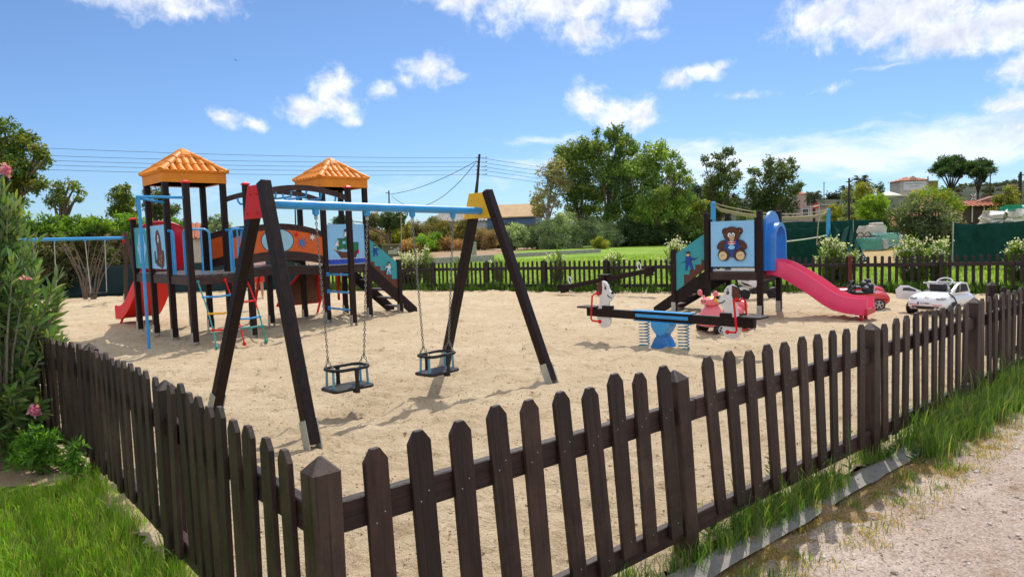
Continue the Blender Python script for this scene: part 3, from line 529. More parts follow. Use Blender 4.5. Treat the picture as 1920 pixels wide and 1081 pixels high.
def oval(hx, hy, r, z, n=6):
    P = []
    for cx, cy, a in ((hx-r, hy-r, 0), (-hx+r, hy-r, PI/2), (-hx+r, -hy+r, PI), (hx-r, -hy+r, 1.5*PI)): P += [(cx+r*math.cos(a+PI/2*i/n), cy+r*math.sin(a+PI/2*i/n), z) for i in range(n+1)]
    return P
def bucket_swing(u, zs, hu, yaw, label):
    org = SW0+SWD*u; hz = 1.89; t = thing('bucket_swing', label, 'swing', (org.x, org.y, zs), SWA+yaw, 'baby swings hanging from the near frame')
    mb = MB(); o = oval(.235, .145, .05, 0); mb.prism([(x, y) for x, y, z in o], ((0, 0, 0), (1, 0, 0), (0, 1, 0), (0, 0, 1)), 0, .034); mb.build('seat', black, t, bevel=.01)
    mb = MB(); mb.tube(oval(.205, .14, .1, .215), .0165, 8, closed=True); mb.build('safety_ring', black, t, smooth=True)
    for x in (-.19, .19):
        for y in (-.062, .062): mb = MB(); mb.tube([(x*1.02, y*1.1, .03), (x*.99, y, .21)], .0125, 8); mb.build('upright', mat('faded_blue_plastic', (.10, .34, .46), .4), t, smooth=True)
    mb = MB(); mb.prism([(-.026, -.02), (.026, -.02), (.02, .1), (.026, .23), (-.026, .23), (-.02, .1)], ((.02, -.152, 0), (1, 0, 0), (0, 0, 1), (0, -1, 0)), -.009, .009); mb.box((.02, -.13, -.016), (.05, .07, .02)); mb.build('front_strap', black, t, bevel=.006)
    mb = MB(); mb.prism([(-.026, 0), (.026, 0), (.02, .1), (.026, .23), (-.026, .23), (-.02, .1)], ((-.02, .148, 0), (1, 0, 0), (0, 0, 1), (0, -1, 0)), -.009, .009); mb.build('back_strap', black, t, bevel=.006)
    c, s = math.cos(-yaw), math.sin(-yaw)
    for k, h in enumerate(hu):
        x = h-u; top = Vector((x*c, x*s, hz-zs-.01*(h/2))); sx = -1 if k == 0 else 1; y_pt = Vector((sx*.205, 0, .33)); mb = MB(); chain(mb, y_pt, top)
        for yy in (-.075, .075): chain(mb, (sx*.195, yy, .225), y_pt, .034)
        mb.ball(y_pt, .012, 8, 5); mb.build('chain', steel, t, smooth=True)
bucket_swing(.955, .20, (.694, 1.281), R(-3), 'baby bucket swing nearer the camera, beside the front leg with the red bracket')
bucket_swing(2.135, .165, (1.868, 2.457), R(5), 'baby bucket swing in front of the rear leg under the yellow bracket')
# ------------------------------------------------------------------ big play structure
TH = .7635; C1 = Vector((-6.10, 13.17, 0)); DZ = 1.2
ps = thing('play_structure', 'large wooden play structure with two orange roofed towers, bridge, net and red slide', 'play structure', C1, TH)
H5 = .51; A2 = 3.07
def ppost(a, b, top, cap=None, parent=ps, w=.1, shoe_=True, m=wood2):
    mb = MB(); mb.box((a, b, top/2+.03), (w, w, top-.06)); p = mb.build('post', m, parent, bevel=.008)
    if cap: mb = MB(); mb.box((a, b, top+.012), (w+.02, w+.02, .024)); mb.loft([[(a+x*q, b+y*q, z) for x, y in ((-1, -1), (1, -1), (1, 1), (-1, 1))] for q, z in ((w/2+.008, top+.024), (.02, top+.05))]); mb.build('post_cap', cap, p)
    if shoe_: 
        mb = MB()
        for s in (-1, 1): mb.box((a+s*(w/2+.004), b, .09), (.008, w*.95, .27))
        mb.build('post_shoe', galv, p)
    return p
for a in (-H5, H5):
    for b in (-H5, H5): ppost(a, b, 2.86)
    ppost(a, -3*H5, 2.74, red); ppost(a, 3*H5, 2.25, red)
for a in (A2-H5, A2+H5):
    for b in (-H5, H5): ppost(a, b, 2.86)
ppost(A2-H5, -3*H5, 2.74, red); ppost(4.42, -.47, 1.25)
ppost(1.55, .0, 1.1); 
def deck(a0, a1, b0, b1, z=DZ, parent=ps):
    mb = MB(); n = max(3, round((a1-a0)/.13)); w = (a1-a0)/n
    for k in range(n): mb.box((a0+w*(k+.5), (b0+b1)/2, z-.0145), (w-.008, b1-b0, .029))
    mb.build('deck', deckw, parent, bevel=.003)
    mb = MB(); 
    for b in (b0, b1): mb.box(((a0+a1)/2, b, z-.105), (a1-a0-.106, .05, .145))
    for a in (a0, a1): mb.box((a, (b0+b1)/2, z-.105), (.05, b1-b0-.106, .145))
    mb.build('deck_beam', woodx, parent, bevel=.004)
deck(-H5, H5, -3*H5, -H5-.002); deck(-H5, H5, -H5+.05, H5-.05); deck(-H5, H5, H5+.002, 3*H5); deck(A2-H5, A2+H5, -H5, H5)
def tiled_roof(ca, cb, z0, side=1.13, fh=.185, parent=ps, rise=.43):
    hs = side/2; mb = MB(); mb.loft([[(ca+x*q, cb+y*q, z) for x, y in ((-1, -1), (1, -1), (1, 1), (-1, 1))] for q, z in ((hs-.05, z0+.012), (hs, z0), (hs, z0+fh), (hs-.02, z0+fh+.005), (.1, z0+fh+rise-.03))])
    cr = .18; slope = Vector((hs-.02, rise)); SL = slope.length
    def half(p0, p1, r0, r1, up, n=7, thick=1):
        p0, p1, up = Vector(p0), Vector(p1), Vector(up).normalized(); d = (p1-p0).normalized(); x = d.cross(up).normalized(); up = x.cross(d)
        rings = [[p+x*(r*math.cos(PI*i/n))+up*(r*math.sin(PI*i/n)) for i in range(n+1)] for p, r in ((p0, r0), (p1, r1))]
        mb.loft(rings, caps=True, closed=True)
    for f in range(4):
        rotm = Matrix.Rotation(f*PI/2, 3, 'Z'); c0 = Vector((ca, cb, 0)); nc = 8; tw = side/nc
        up = rotm @ Vector((0, -rise, hs))
        for k in range(nc):
            u = -hs+tw*(k+.5); frac = 1-abs(u)/hs; v1 = min(frac+.05, 1-cr/hs*.7); v = 0.0; q = 0
            while v < v1-.02:
                w = min(v+.335, v1); P = lambda t: c0 + rotm @ Vector((u*(1-.10*t), -(hs+.012)*(1-t), z0+fh-.012+rise*t)); half(P(v), P(w), tw*.46, tw*.38, up); v = w-.0; q += 1
        e = rotm @ Vector((-1, -1, 0)); P = lambda t: c0+e*(hs*(1-t)*1.005)+Vector((0, 0, z0+fh+.012+rise*t)); v = -.02
        for w in (.3, .58, .84): half(P(v), P(w), .072, .06, e+Vector((0, 0, 1.6))); v = w
    r = mb.build('roof', roofo, parent, smooth=True, bevel=0)
    m2 = MB(); zt = z0+fh+rise; m2.loft([[(ca+q*math.cos(PI*i/4+PI/8), cb+q*math.sin(PI*i/4+PI/8), z) for i in range(8)] for q, z in ((cr+.02, zt-.12), (cr+.02, zt-.065), (cr*.82, zt-.005), (cr*.45, zt+.045), (.02, zt+.065))]); m2.build('roof_cap', roofo, r)
    m3 = MB(); m3.box((ca, cb, z0+.02), (side-.1, side-.1, .016)); m3.build('roof_underside', red, r)
tiled_roof(0, 0, 2.84); tiled_roof(A2, 0, 2.84)
def guard(p, q, z0=DZ, z1=1.97, parent=ps, mid=True, r=.019):
    p, q = Vector((*p, 0)), Vector((*q, 0)); d = (q-p); L = d.length; d.normalize(); Z = lambda z: Vector((0, 0, z)); rr = min(.1, L*.5)
    pts = [p+Z(z1)] + [q-d*rr+Z(z1-rr)+d*rr*math.sin(t)+Z(rr*math.cos(t)) for t in (PI/2*i/6 for i in range(7))] + [q+Z(z0)]
    mb = MB(); mb.tube(pts, r, 8)
    if mid: mb.tube([p+d*L*.52+Z(z1), p+d*L*.52+Z(z0)], r*.85, 8)
    mb.ball(p+Z(z1), .03, 8, 6); mb.build('grab_rail', blue, parent, smooth=True)
b_ = 3*H5
guard((-H5, -H5-.05), (-H5, -H5-.27)); guard((-H5, -b_+.05), (-H5, -b_+.25)); guard((-H5+.05, -b_), (-H5+.34, -b_)); guard((H5-.05, -b_), (H5-.33, -b_)); guard((H5, -H5-.05), (H5, -H5-.3)); guard((H5, -b_+.05), (H5, -b_+.3))
# fireman pole
mb = MB(); mb.tube([(-1.17, -1.28, 0), (-1.17, -1.28, 2.53)], .026, 10); mb.tube([(-1.21, -1.27, 2.52), (-H5-.03, -b_, 2.50)], .024, 10); mb.tube([(-1.19, -1.26, 2.5), (-H5-.03, -H5, 2.47)], .022, 10); mb.tube([(-1.17, -1.28, 2.15), (-1.17, -1.16, 2.5)], .018, 8); mb.build('fireman_pole', blue, ps, smooth=True)
# boards on the left side (normal -a)
def board(poly, a, b_c, m, parent=ps, th=.011, nrmv=(-1, 0, 0), u=(0, -1, 0), org=None, name='panel'):
    mb = MB(); fr = (org or (a, b_c, 0), u, (0, 0, 1), nrmv); mb.prism(poly, fr, -th, th); o_, u_, n_ = Vector(fr[0]), Vector(u), Vector(nrmv)
    for x, z in ((-.41, poly[0][1]+.05), (.41, poly[0][1]+.05), (-.41, poly[-1][1]-.06), (.41, poly[0][1]+.55)): mb.ball(o_+u_*x+Vector((0, 0, z))+n_*th, .011, 8, 4, galv)
    return mb, fr
mb, fr = board([(-.45, 1.29), (.45, 1.29), (.45, 1.93), (.25, 2.06), (-.45, 2.09)], -H5, 2*H5, teal); ar = Art(mb, fr, .011)
for q, g in ((.0, blk), (.018, lblue)): ar.p([(x*(1-q*2.2), 1.68+(y-1.68)*(1-q*2.2)) for x, y in ((.27*math.cos(t)*(1+.11*math.cos(6*t)), 1.68+.31*math.sin(t)*(1+.11*math.cos(6*t))) for t in (2*PI*i/48 for i in range(48)))], g)
ar.p(star(-.01, 1.70, .20, 5, .40, PI/2+.2), blk); ar.p(star(-.01, 1.70, .17, 5, .40, PI/2+.2), cream); mb.build('panel', teal, ps)
mb, fr = board([(-.45, 1.29), (.45, 1.29), (.45, 2.09), (-.45, 2.09)], -H5, 0, lblue); ar = Art(mb, fr, .011)
body = [(-.16, 1.36), (.02, 1.33), (.12, 1.30), (.22, 1.36), (.26, 1.5), (.24, 1.62), (.14, 1.64), (.12, 1.76), (.10, 1.88), (.02, 1.98), (-.06, 2.0), (-.13, 1.95), (-.17, 1.84), (-.13, 1.7), (-.12, 1.55)]
ar.p([(x*1.05-.003, 1.66+(y-1.66)*1.03) for x, y in body], blk); ar.p(body, brown); ar.o(-.01, 1.84, .035, .075, white); ar.o(.0, 1.86, .008, .02, blk, line=0); ar.p([(-.25, 1.40), (-.15, 1.38), (-.13, 1.44), (-.2, 1.47), (-.21, 1.62), (-.25, 1.62)], brown)
for x, y in ((.06, 1.5), (.13, 1.45), (.1, 1.4), (.16, 1.53), (.04, 1.42)): ar.o(x, y, .01, .018, cream, line=0)
mb.build('panel', lblue, ps)
# back arch panel of the slide entrance, and the red slide
mb = MB(); mb.prism([(-.45, 1.22), (.45, 1.22), (.47, 1.95)] + [(.47*math.cos(t), 1.95+.26*math.sin(t)) for t in (PI*i/14 for i in range(1, 14))] + [(-.47, 1.95)], ((0, b_, 0), (1, 0, 0), (0, 0, 1), (0, -1, 0)), -.02, .03); mb.tube([(.47*math.cos(t), b_-.03, 1.95+.26*math.sin(t)) for t in (PI*i/14 for i in range(15))], .02, 8); mb.build('slide_hood', crim, ps, smooth=True)
def slide(path, w0, w1, hside, m, parent, org, u, v, name='slide', skirt=.08, n=26):
    # path: (s, z) floor points; u = sliding direction, v = sideways
    org, u, v = Vector(org), Vector(u), Vector(v); P = []
    for i in range(n+1):
        t = i/n*(len(path)-1); k = min(int(t), len(path)-2); f = t-k; g = lambda j: Vector(path[max(0, min(len(path)-1, j))])
        p0, p1, p2, p3 = g(k-1), g(k), g(k+1), g(k+2); P.append(.5*((2*p1)+(-p0+p2)*f+(2*p0-5*p1+4*p2-p3)*f*f+(-p0+3*p1-3*p2+p3)*f**3))
    rings = []
    for i, p in enumerate(P):
        d = (P[min(i+1, n)]-P[max(i-1, 0)]).normalized(); nn = Vector((-d.y, d.x)); t = i/n; w = (w0+(w1-w0)*t)/2; hs = hside if not callable(hside) else hside(t)
        prof = [(-w-.035, -skirt), (-w-.035, hs*.9), (-w-.02, hs), (-w, hs), (-w+.015, hs*.85), (-w+.03, .05), (-w*.7, .0), (w*.7, .0), (w-.03, .05), (w-.015, hs*.85), (w, hs), (w+.02, hs), (w+.035, hs*.9), (w+.035, -skirt), (w*.8, -skirt+.015), (-w*.8, -skirt+.015)]
        rings.append([org + v*x + u*(p.x+nn.x*z) + Vector((0, 0, p.y+nn.y*z)) for x, z in prof])
    mb = MB(); mb.loft(rings); return mb.build(name, m, parent, smooth=True)
sl1 = slide([(0, 1.17), (.25, 1.12), (.8, .78), (1.35, .42), (1.8, .22), (2.2, .2)], .56, .72, .22, mat('red_slide_plastic', (.70, .008, .006), .5, .08, 4, spec=.25), ps, (0, b_+.03, 0), (0, 1, 0), (1, 0, 0), n=30)
mb = MB()
for s in (-1, 1): mb.tube([(s*.22, b_+1.95, .2), (s*.3, b_+1.98, .16), (s*.36, b_+1.98, .02)], .024, 8)
mb.build('slide_foot', red, sl1, smooth=True)
# bridge: arched deck, two orange boards between curved rails
def arch(a0, a1, z, h): return lambda t: (a0+(a1-a0)*t, z+h*4*t*(1-t))
a0, a1 = H5+.05, A2-H5-.05
mb = MB(); zf = arch(a0, a1, DZ-.03, .07)
for k in range(15): p, q = zf(k/15), zf((k+1)/15); mb.bar((p[0]+.003, 0, p[1]), (q[0]-.003, 0, q[1]), .9, .028)
mb.build('bridge_deck', deckw, ps)
def curved_rail(a0, a1, b, zf0, zf1, th, m, name, parent=ps, n=16):
    mb = MB(); mb.loft([[(a0+(a1-a0)*t, b-th, zf0(t)), (a0+(a1-a0)*t, b+th, zf0(t)), (a0+(a1-a0)*t, b+th, zf1(t)), (a0+(a1-a0)*t, b-th, zf1(t))] for t in (i/n for i in range(n+1))]); return mb, name, m, parent
q = lambda z, h: (lambda t: z+h*4*t*(1-t))
for b in (-H5, H5):
    for z0, z1 in ((q(1.80, .17), q(1.92, .17)), (q(1.24, .12), q(1.40, .14)), (q(DZ-.2, .07), q(DZ-.05, .07))):
        m_ = curved_rail(a0, a1, b, z0, z1, .024, woodx, 'bridge_rail'); m_[0].build('bridge_rail', woodx, ps)
    mb, *_ = curved_rail(a0, a1, b, q(1.395, .14), q(1.805, .17), .010, orange, 'bridge_panel')
    if b < 0:
        ar = Art(mb, ((0, b, 0), (1, 0, 0), (0, 0, 1), (0, -1, 0)), .010); cx = .51+1.02
        disc = [(cx+.33*math.cos(t), 1.745+.235*math.sin(t)) for t in (2*PI*i/30 for i in range(30))]; ar.p([(cx+(x-cx)*1.05, 1.745+(y-1.745)*1.06) for x, y in disc], blk); ar.p(disc, mat('disc_blue', (.30, .52, .66), .45))
        ar.p(star(2.05, 1.69, .13, 8, .36), blk); ar.p(star(2.05, 1.69, .115, 8, .36), mat('star_blue', (.05, .2, .5), .45)); ar.p(star(1.93, 1.86, .075, 5, .3, 1.2), red); ar.p(star(2.28, 1.80, .10, 6, .34), blk); ar.p(star(2.28, 1.80, .085, 6, .34), white); ar.p(star(.78, 1.62, .08, 5, .3), brown)
    mb.build('bridge_panel', orange, ps)
# monkey bars
for b in (-b_, -H5):
    m_ = curved_rail(a0, a1, b, q(2.50, .17), q(2.60, .17), .03, woodx, 'monkey_bar_beam'); m_[0].build('monkey_bar_beam', woodx, ps)
for k in range(6):
    t = (k+.7)/6.4; a = a0+(a1-a0)*t; z = 2.5+.17*4*t*(1-t); mb = MB(); mb.tube([(a, -b_+.01, z+.03), (a, -b_+.03, z-.05), (a+.02, -b_+.09, z-.11), (a+.02, -H5-.09, z-.11), (a, -H5-.03, z-.05), (a, -H5-.01, z+.03)], .019, 8); mb.build('monkey_bar_rung', blue, ps, smooth=True)
# tower two: ship board, ladder, stairs
mb, fr = board([(-.45, 1.24), (.45, 1.24), (.45, 2.06), (-.45, 2.06)], 0, 0, lblue, org=(A2, -H5, 0), u=(1, 0, 0), nrmv=(0, -1, 0)); ar = Art(mb, fr, .011)
hull = [(-.30, 1.52), (-.24, 1.48), (-.12, 1.33), (.20, 1.33), (.26, 1.46), (.30, 1.50), (.22, 1.52), (.1, 1.47), (-.1, 1.47)]; ar.p([(x*1.04, 1.44+(y-1.44)*1.1) for x, y in hull], blk); ar.p(hull, brown); ar.p([(-.34, 1.55), (-.2, 1.49), (-.19, 1.505), (-.33, 1.565)], cream)
for sx, sy, w, h in ((-.12, 1.64, .1, .12), (.05, 1.66, .09, .13), (.2, 1.57, .08, .1)): ar.p([(sx-w-.012, sy-h-.012), (sx+w*.8+.012, sy-h*.7), (sx+w+.012, sy+h), (sx-w*.9, sy+h*.9+.012)], blk); ar.p([(sx-w, sy-h), (sx+w*.8, sy-h*.7), (sx+w, sy+h*.95), (sx-w*.9, sy+h*.85)], green)
ar.p([(-.1, 1.64), (-.03, 1.64), (-.03, 1.70), (-.1, 1.70)], lblue); ar.p([(-.30, 1.6), (-.2, 1.6), (-.2, 1.74)], white); ar.p([(-.06, 1.80), (.05, 1.80), (.06, 1.88), (-.03, 1.90)], white); ar.p([(-.05, 1.9), (.03, 1.9), (.03, 1.96), (-.05, 1.95)], brown); ar.p([(.26, 1.42), (.29, 1.42), (.29, 1.5), (.26, 1.5)], red)
wave = [(-.45, 1.215), (.45, 1.215)] + [(.45-.9*i/24, 1.315+.014*(i % 2)) for i in range(25)]; ar.p([(x, y+.012 if y > 1.25 else y) for x, y in wave], white); ar.p(wave, mat('wave_blue', (.01, .06, .45), .4)); mb.build('panel', lblue, ps)
for z in (1.02, .66, .31): mb = MB(); mb.tube([(A2-H5, -H5-.05, z), (A2-H5, -b_+.05, z)], .021, 8); mb.box((A2-H5, -H5-.06, z), (.06, .025, .08)); mb.build('ladder_rung', blue, ps, smooth=True)
def stairs(parent, org, u, v, z0, L, half, n, m=wood2):
    org, u, v = Vector(org), Vector(u), Vector(v); Zv = Vector((0, 0, 1))
    for s in (-1, 1):
        mb = MB(); o = org+v*(s*half); mb.prism([(0, z0-.28), (0, z0-.0), (.06, z0-.0), (L+.05, .1), (L+.05, 0), (L-.16, 0)], (o, u, Zv, v), -.022, .022); mb.build('stair_stringer', wood2, parent, bevel=.004)
    for k in range(n):
        f = (k+.8)/(n+.5); mb = MB(); c = org+u*(L*f)+Zv*(z0*(1-f)-.02); mb.bar(c-v*(half-.024), c+v*(half-.024), .2, .034, up=Zv); mb.build('stair_tread', woodx, parent, bevel=.003)
stairs(ps, (A2+H5, 0, 0), (1, 0, 0), (0, 1, 0), DZ, 1.25, .47, 5)
def pirate(ar, x, y, s, coat, trousers, flip=1):
    f = lambda pts: [(x+flip*p*s, y+q*s) for p, q in pts]
    ar.p(f([(-.30, -.06), (.42, .14), (.42, .17), (-.30, -.03)]), blk)
    for pts, m in (([(-.12, -.36), (-.04, -.36), (.02, -.1), (.14, -.34), (.22, -.32), (.12, .02), (-.1, .02)], trousers), ([(-.12, 0), (.12, 0), (.1, .22), (-.1, .22)], coat), ([(.08, .14), (.28, .06), (.3, .11), (.08, .22)], coat)):
        cx = sum(p for p, _ in pts)/len(pts); cy = sum(p for _, p in pts)/len(pts); ar.p(f([(cx+(p-cx)*1.12, cy+(q-cy)*1.08) for p, q in pts]), blk); ar.p(f(pts), m)
    ar.o(x, y+.31*s, .075*s, .09*s, skinp, line=.006); ar.p(f([(-.1, .34), (.1, .34), (.09, .42), (-.06, .43)]), blk)
def stair_panel(parent, org, u, nv, L, zt0, zt1, zb0, zb1, pirates):
    mb = MB(); fr = (org, u, (0, 0, 1), nv); mb.prism([(.05, zb0), (L-.05, zb1), (L-.05, zt1), (.05, zt0)], fr, -.010, .010); ar = Art(mb, fr, .010); n = 5; st = [(.05, zb0-.004)]
    for k in range(n): x0, x1 = .05+(L-.1)*k/n, .05+(L-.1)*(k+1)/n; z = zb0+(zb1-zb0)*(k+.2)/n+.15; st += [(x0, z), (x1, z)]
    ar.p(st+[(L-.05, zb1-.004)], brown); [pirate(ar, *p) for p in pirates]; mb.build('stair_panel', teal, parent)
stair_panel(ps, (A2+H5, -.47, 0), (1, 0, 0), (0, -1, 0), .84, 1.76, 1.18, 1.10, .58, [(.22, 1.46, .32, navy, navy), (.56, 1.05, .36, white, lblue, -1)])
# climbing ramp of red-rimmed planks behind the bridge, red back ladders
mb = MB(); rings = []
for i in range(9):
    t = i/8; z = 1.12-.82*t; b = .58+.55*t-.12*math.sin(PI*t); wl = .18+.46*math.sin(PI/2*min(1, t*1.25)); rings.append([(2.84-wl, b-.015, z), (3.22, b-.015, z), (3.22, b+.015, z), (2.84-wl, b+.015, z)])
mb.loft(rings); rp = mb.build('climbing_ramp', plank, ps)
m2 = MB(); m2.tube([(r_[0][0], r_[0][1], r_[0][2]) for r_ in rings], .024, 8); m2.tube([(rings[-1][0][0], 1.13, .3), (3.22, 1.13, .3)], .022, 8); m2.tube([(3.24, .60, 1.12), (3.28, 1.3, .05)], .026, 8); m2.tube([(3.24, .9, .85), (3.48, 1.35, .1)], .02, 8); m2.build('ramp_edge', red, rp, smooth=True)
mb = MB(); mb.tube([(1.12, 1.2, 0), (1.12, .62, 1.25)], .03, 8); mb.tube([(1.66, 1.2, 0), (1.66, .62, 1.25)], .03, 8); bl = mb.build('back_ladder', red, ps, smooth=True)
for k in range(4): mb = MB(); f = .2+.2*k; mb.tube([(1.12, 1.2-.58*f, 1.25*f), (1.66, 1.2-.58*f, 1.25*f)], .017, 8); mb.build('ladder_rung', white, bl, smooth=True)
mb = MB(); mb.tube([(A2-.1, H5+.1, .35), (A2-.1, H5+.1, 1.15)], .035, 8); mb.tube([(A2+.4, H5+.1, .35), (A2+.4, H5+.1, 1.15)], .03, 8); mb.build('back_post', red, ps, smooth=True)
# climbing net of coloured ropes on the front
net = MB(); xs = (-.42, .04, .42); bt, bb = -b_-.03, -b_-.68
for x, (mt, ml) in zip(xs, ((ropeg, ropeg), (red, red), (red, mat('green_rope', (.01, .28, .16), .7)))):
    P = lambda f: (x+.03*math.sin(f*3), bt+(bb-bt)*f, 1.06*(1-f)+.02); net.tube([P(0), P(.35), P(.5)], .013, 6, mt); net.tube([P(.5), P(.75), P(1)], .013, 6, ml); net.ball(P(1), .035, 8, 6, ml); net.ball(P(0), .03, 8, 6, mt)
ladder_z = ((.24, blue, 0), (.5, yell, 0), (.75, red, 0), (.36, red, 1), (.62, blue, 1), (.76, ropeg, 1))
nt_ = net.build('climbing_net', rope, ps, smooth=True)
for f, m, c in ladder_z:
    mb = MB(); x0, x1 = xs[c]+.03*math.sin(f*3), xs[c+1]+.03*math.sin(f*3); b = bt+(bb-bt)*f; z = 1.06*(1-f)+.02; mb.tube([(x0, b, z), ((x0+x1)/2, b, z-.012), (x1, b, z)], .017, 8)
    for xx in (x0, x1): mb.ball((xx, b, z), .028, 8, 6)
    mb.build('net_rung', m, nt_, smooth=True)
# ------------------------------------------------------------------ small tower with pink slide
C3 = Vector((4.654, 13.90, 0)); T3 = .8786; h = .525; D3 = .88
pt = thing('slide_tower', 'small wooden tower with a teddy bear panel, steps and a pink-red wavy slide', 'play tower', C3, T3)
for a, b in ((-h, h), (-h, -h), (h, -h), (h, h)): ppost(a, b, 2.03, None, pt)
ppost(-.47, 1.28, 1.32, None, pt)
for b in (-h+.075, h-.075): mb = MB(); mb.box((-h+.012, b, 1.32), (.05, .05, 1.16)); mb.build('panel_frame', wood2, pt, bevel=.004)
deck(-h, h, -h, h, D3, pt)
mb, fr = board([(-.43, .965), (.43, .965), (.43, 1.85), (-.43, 1.85)], -h, 0, lblue, org=(-h-.03, 0, 0)); ar = Art(mb, fr, .011); K = .86
def B(u, v, ru, rv, m, rot=0, line=.009): ar.o(u*K, 1.407+v*K, ru*K, rv*K, m, rot, line)
bw = mat('bear_brown', (.085, .026, .014), .5, .1); ov = mat('bear_overalls', (.012, .06, .30), .45)
for s in (-1, 1): B(s*.16+.01, .285, .075, .072, bw); B(s*.165+.01, .275, .022, .03, skinp, line=.004)
for s in (-1, 1): B(s*.235, -.02, .125, .075, bw, rot=s*-.75+PI*0)
ar.p([(x*K, 1.407+y*K) for x, y in ((-.135, .1), (.15, .1), (.23, -.18), (.1, -.25), (.01, -.31), (-.08, -.25), (-.21, -.18))], blk); ar.p([(x*K, 1.407+y*K) for x, y in ((-.125, .09), (.14, .09), (.215, -.17), (.095, -.235), (.01, -.295), (-.075, -.235), (-.2, -.17))], ov)
for s in (-1, 1): B(s*.185, -.245, .135, .125, bw, rot=s*.5); B(s*.205, -.265, .098, .098, cream); ar.p([(K*(s*.205-.05), 1.407+K*-.275), (K*(s*.205+.045), 1.407+K*-.235), (K*(s*.205+.045), 1.407+K*-.228), (K*(s*.205-.05), 1.407+K*-.266)], brown)
B(.01, .215, .185, .165, bw); B(.01, .025, .10, .045, white, line=0)
ar.p([(K*(.01+x), 1.407+K*(.03+y)) for x, y in ((-.075, .03), (0, .005), (.075, .03), (.075, -.03), (0, -.005), (-.075, -.03))], red)
for s in (-1, 1): ar.p([(K*(.01+s*.1-.02), 1.407+K*-.06), (K*(.01+s*.1+.02), 1.407+K*-.06), (K*(.01+s*.1+.015), 1.407+K*.08), (K*(.01+s*.1-.015), 1.407+K*.08)], ov)
B(.01, -.075, .078, .05, lblue); B(.02, .125, .06, .045, cream, line=.003)
for s in (-1, 1): B(.01+s*.045, .2, .04, .052, white, line=.004); B(.015+s*.04, .195, .013, .018, blk, line=0)
B(.015, .15, .042, .026, skinp, line=.004)
mb.build('bear_panel', lblue, pt)
stairs(pt, (0, h, 0), (0, 1, 0), (1, 0, 0), D3, 1.18, .47, 4); 
mb = MB(); fr = ((-.47, h+.03, 0), (0, 1, 0), (0, 0, 1), (-1, 0, 0)); mb.prism([(.05, .92), (.68, .45), (.68, 1.22), (.05, 1.62)], fr, -.01, .01); ar = Art(mb, fr, .010)
ar.p([(.045, .91), (.50, .58), (.50, .80), (.38, .80), (.38, .90), (.25, .90), (.25, 1.0), (.12, 1.0), (.12, 1.10), (.045, 1.10)], brown); pirate(ar, .40, 1.06, .48, navy, navy, -1); mb.build('stair_panel', teal, pt)
# hood over the slide
def arch_pts(w, z0, z1, k=14): return [(-w, z0)] + [(-w*math.cos(t), z1+w*math.sin(t)) for t in (PI*i/k for i in range(k+1))] + [(w, z0)]
mb = MB()
outer, inner = arch_pts(.44, D3, 1.58), arch_pts(.27, D3, 1.45)
for dy0, dy1, O_, I_ in ((-h-.02, -h-.07, outer, inner), (-h-.07, -h-.22, arch_pts(.335, D3, 1.46), inner)):
    V = [(x, dy0, z) for x, z in O_]+[(x, dy1, z) for x, z in O_]+[(x, dy0, z) for x, z in I_]+[(x, dy1, z) for x, z in I_]; n = len(O_); F = []
    for i in range(n-1): F += [(i, i+1, n+i+1, n+i), (n+i, n+i+1, 3*n+i+1, 3*n+i), (3*n+i, 3*n+i+1, 2*n+i+1, 2*n+i), (2*n+i, 2*n+i+1, i+1, i)]
    mb.add(V, F)
mb.build('slide_hood', mat('hood_blue', (.03, .20, .62), .3, .08, 4, coat=.25), pt, smooth=True)
sl2 = slide([(-.06, .88), (.22, .86), (.5, .72), (.82, .52), (1.1, .32), (1.35, .215), (1.6, .18), (1.78, .18)], .5, .5, .20, pinkred, pt, (.02, -h-.02, 0), (0, -1, 0), (1, 0, 0), skirt=.09, n=40)
mb = MB()
for s in (-1, 1): mb.tube([(s*.16+.02, -h-1.68, .12), (s*.16+.02, -h-1.68, -.03)], .035, 8); mb.box((s*.16+.02, -h-1.66, .10), (.1, .16, .05))
mb.box((.02, -h-1.79, .14), (.62, .05, .11)); mb.build('slide_foot', mat('slide_foot_red', (.5, .01, .03), .35), sl2, bevel=.008)
# ------------------------------------------------------------------ spring seesaw with dogs
SC = Vector((2.18, 10.0, 0)); SA = math.atan2(-.72, .69); ss = thing('spring_seesaw', 'blue spring seesaw with a dark beam and two white dog figures', 'seesaw', SC, SA)
mb = MB(); mb.box((0, 0, .445), (2.82, .085, .125)); mb.build('beam', wood2, ss, bevel=.006)
mb = MB(); mb.box((0, 0, .516), (.98, .13, .014)); mb.box((0, 0, .372), (.98, .13, .014)); mb.box((0, .062, .45), (.9, .012, .05)); mb.box((0, -.062, .45), (.9, .012, .05)); mb.build('sleeve', blue, ss, bevel=.004)
mb = MB(); fr = ((0, 0, 0), (1, 0, 0), (0, 0, 1), (0, -1, 0)); up_ = [(-.16, .37), (.16, .37), (.155, .31), (.10, .225), (.045, .175), (-.045, .175), (-.10, .225), (-.155, .31)]; mb.prism(up_, fr, -.10, .10); mb.build('upper_pivot', blue, ss, bevel=.012)
mb = MB(); mb.prism([(-.045, .19), (.045, .19), (.10, .13), (.165, .0), (.165, -.05), (-.165, -.05), (-.165, .0), (-.10, .13)], fr, -.10, .10)
for s in (-1, 1): mb.tube([(s*.04, -.115, .185), (s*.04, .115, .185)], .02, 10)
mb.build('lower_pivot', mat('pivot_blue', (.012, .17, .50), .3, coat=.3), ss, bevel=.01)
for s in (-1, 1):
    mb = MB(); mb.tube([(s*.335+.075*math.cos(t), .075*math.sin(t), -.02+.385*t/(2*PI*8.5)) for t in (2*PI*i/14 for i in range(int(14*8.5)+1))], .0085, 6); mb.build('spring', mat('spring_teal', (.02, .20, .34), .35), ss, smooth=True)
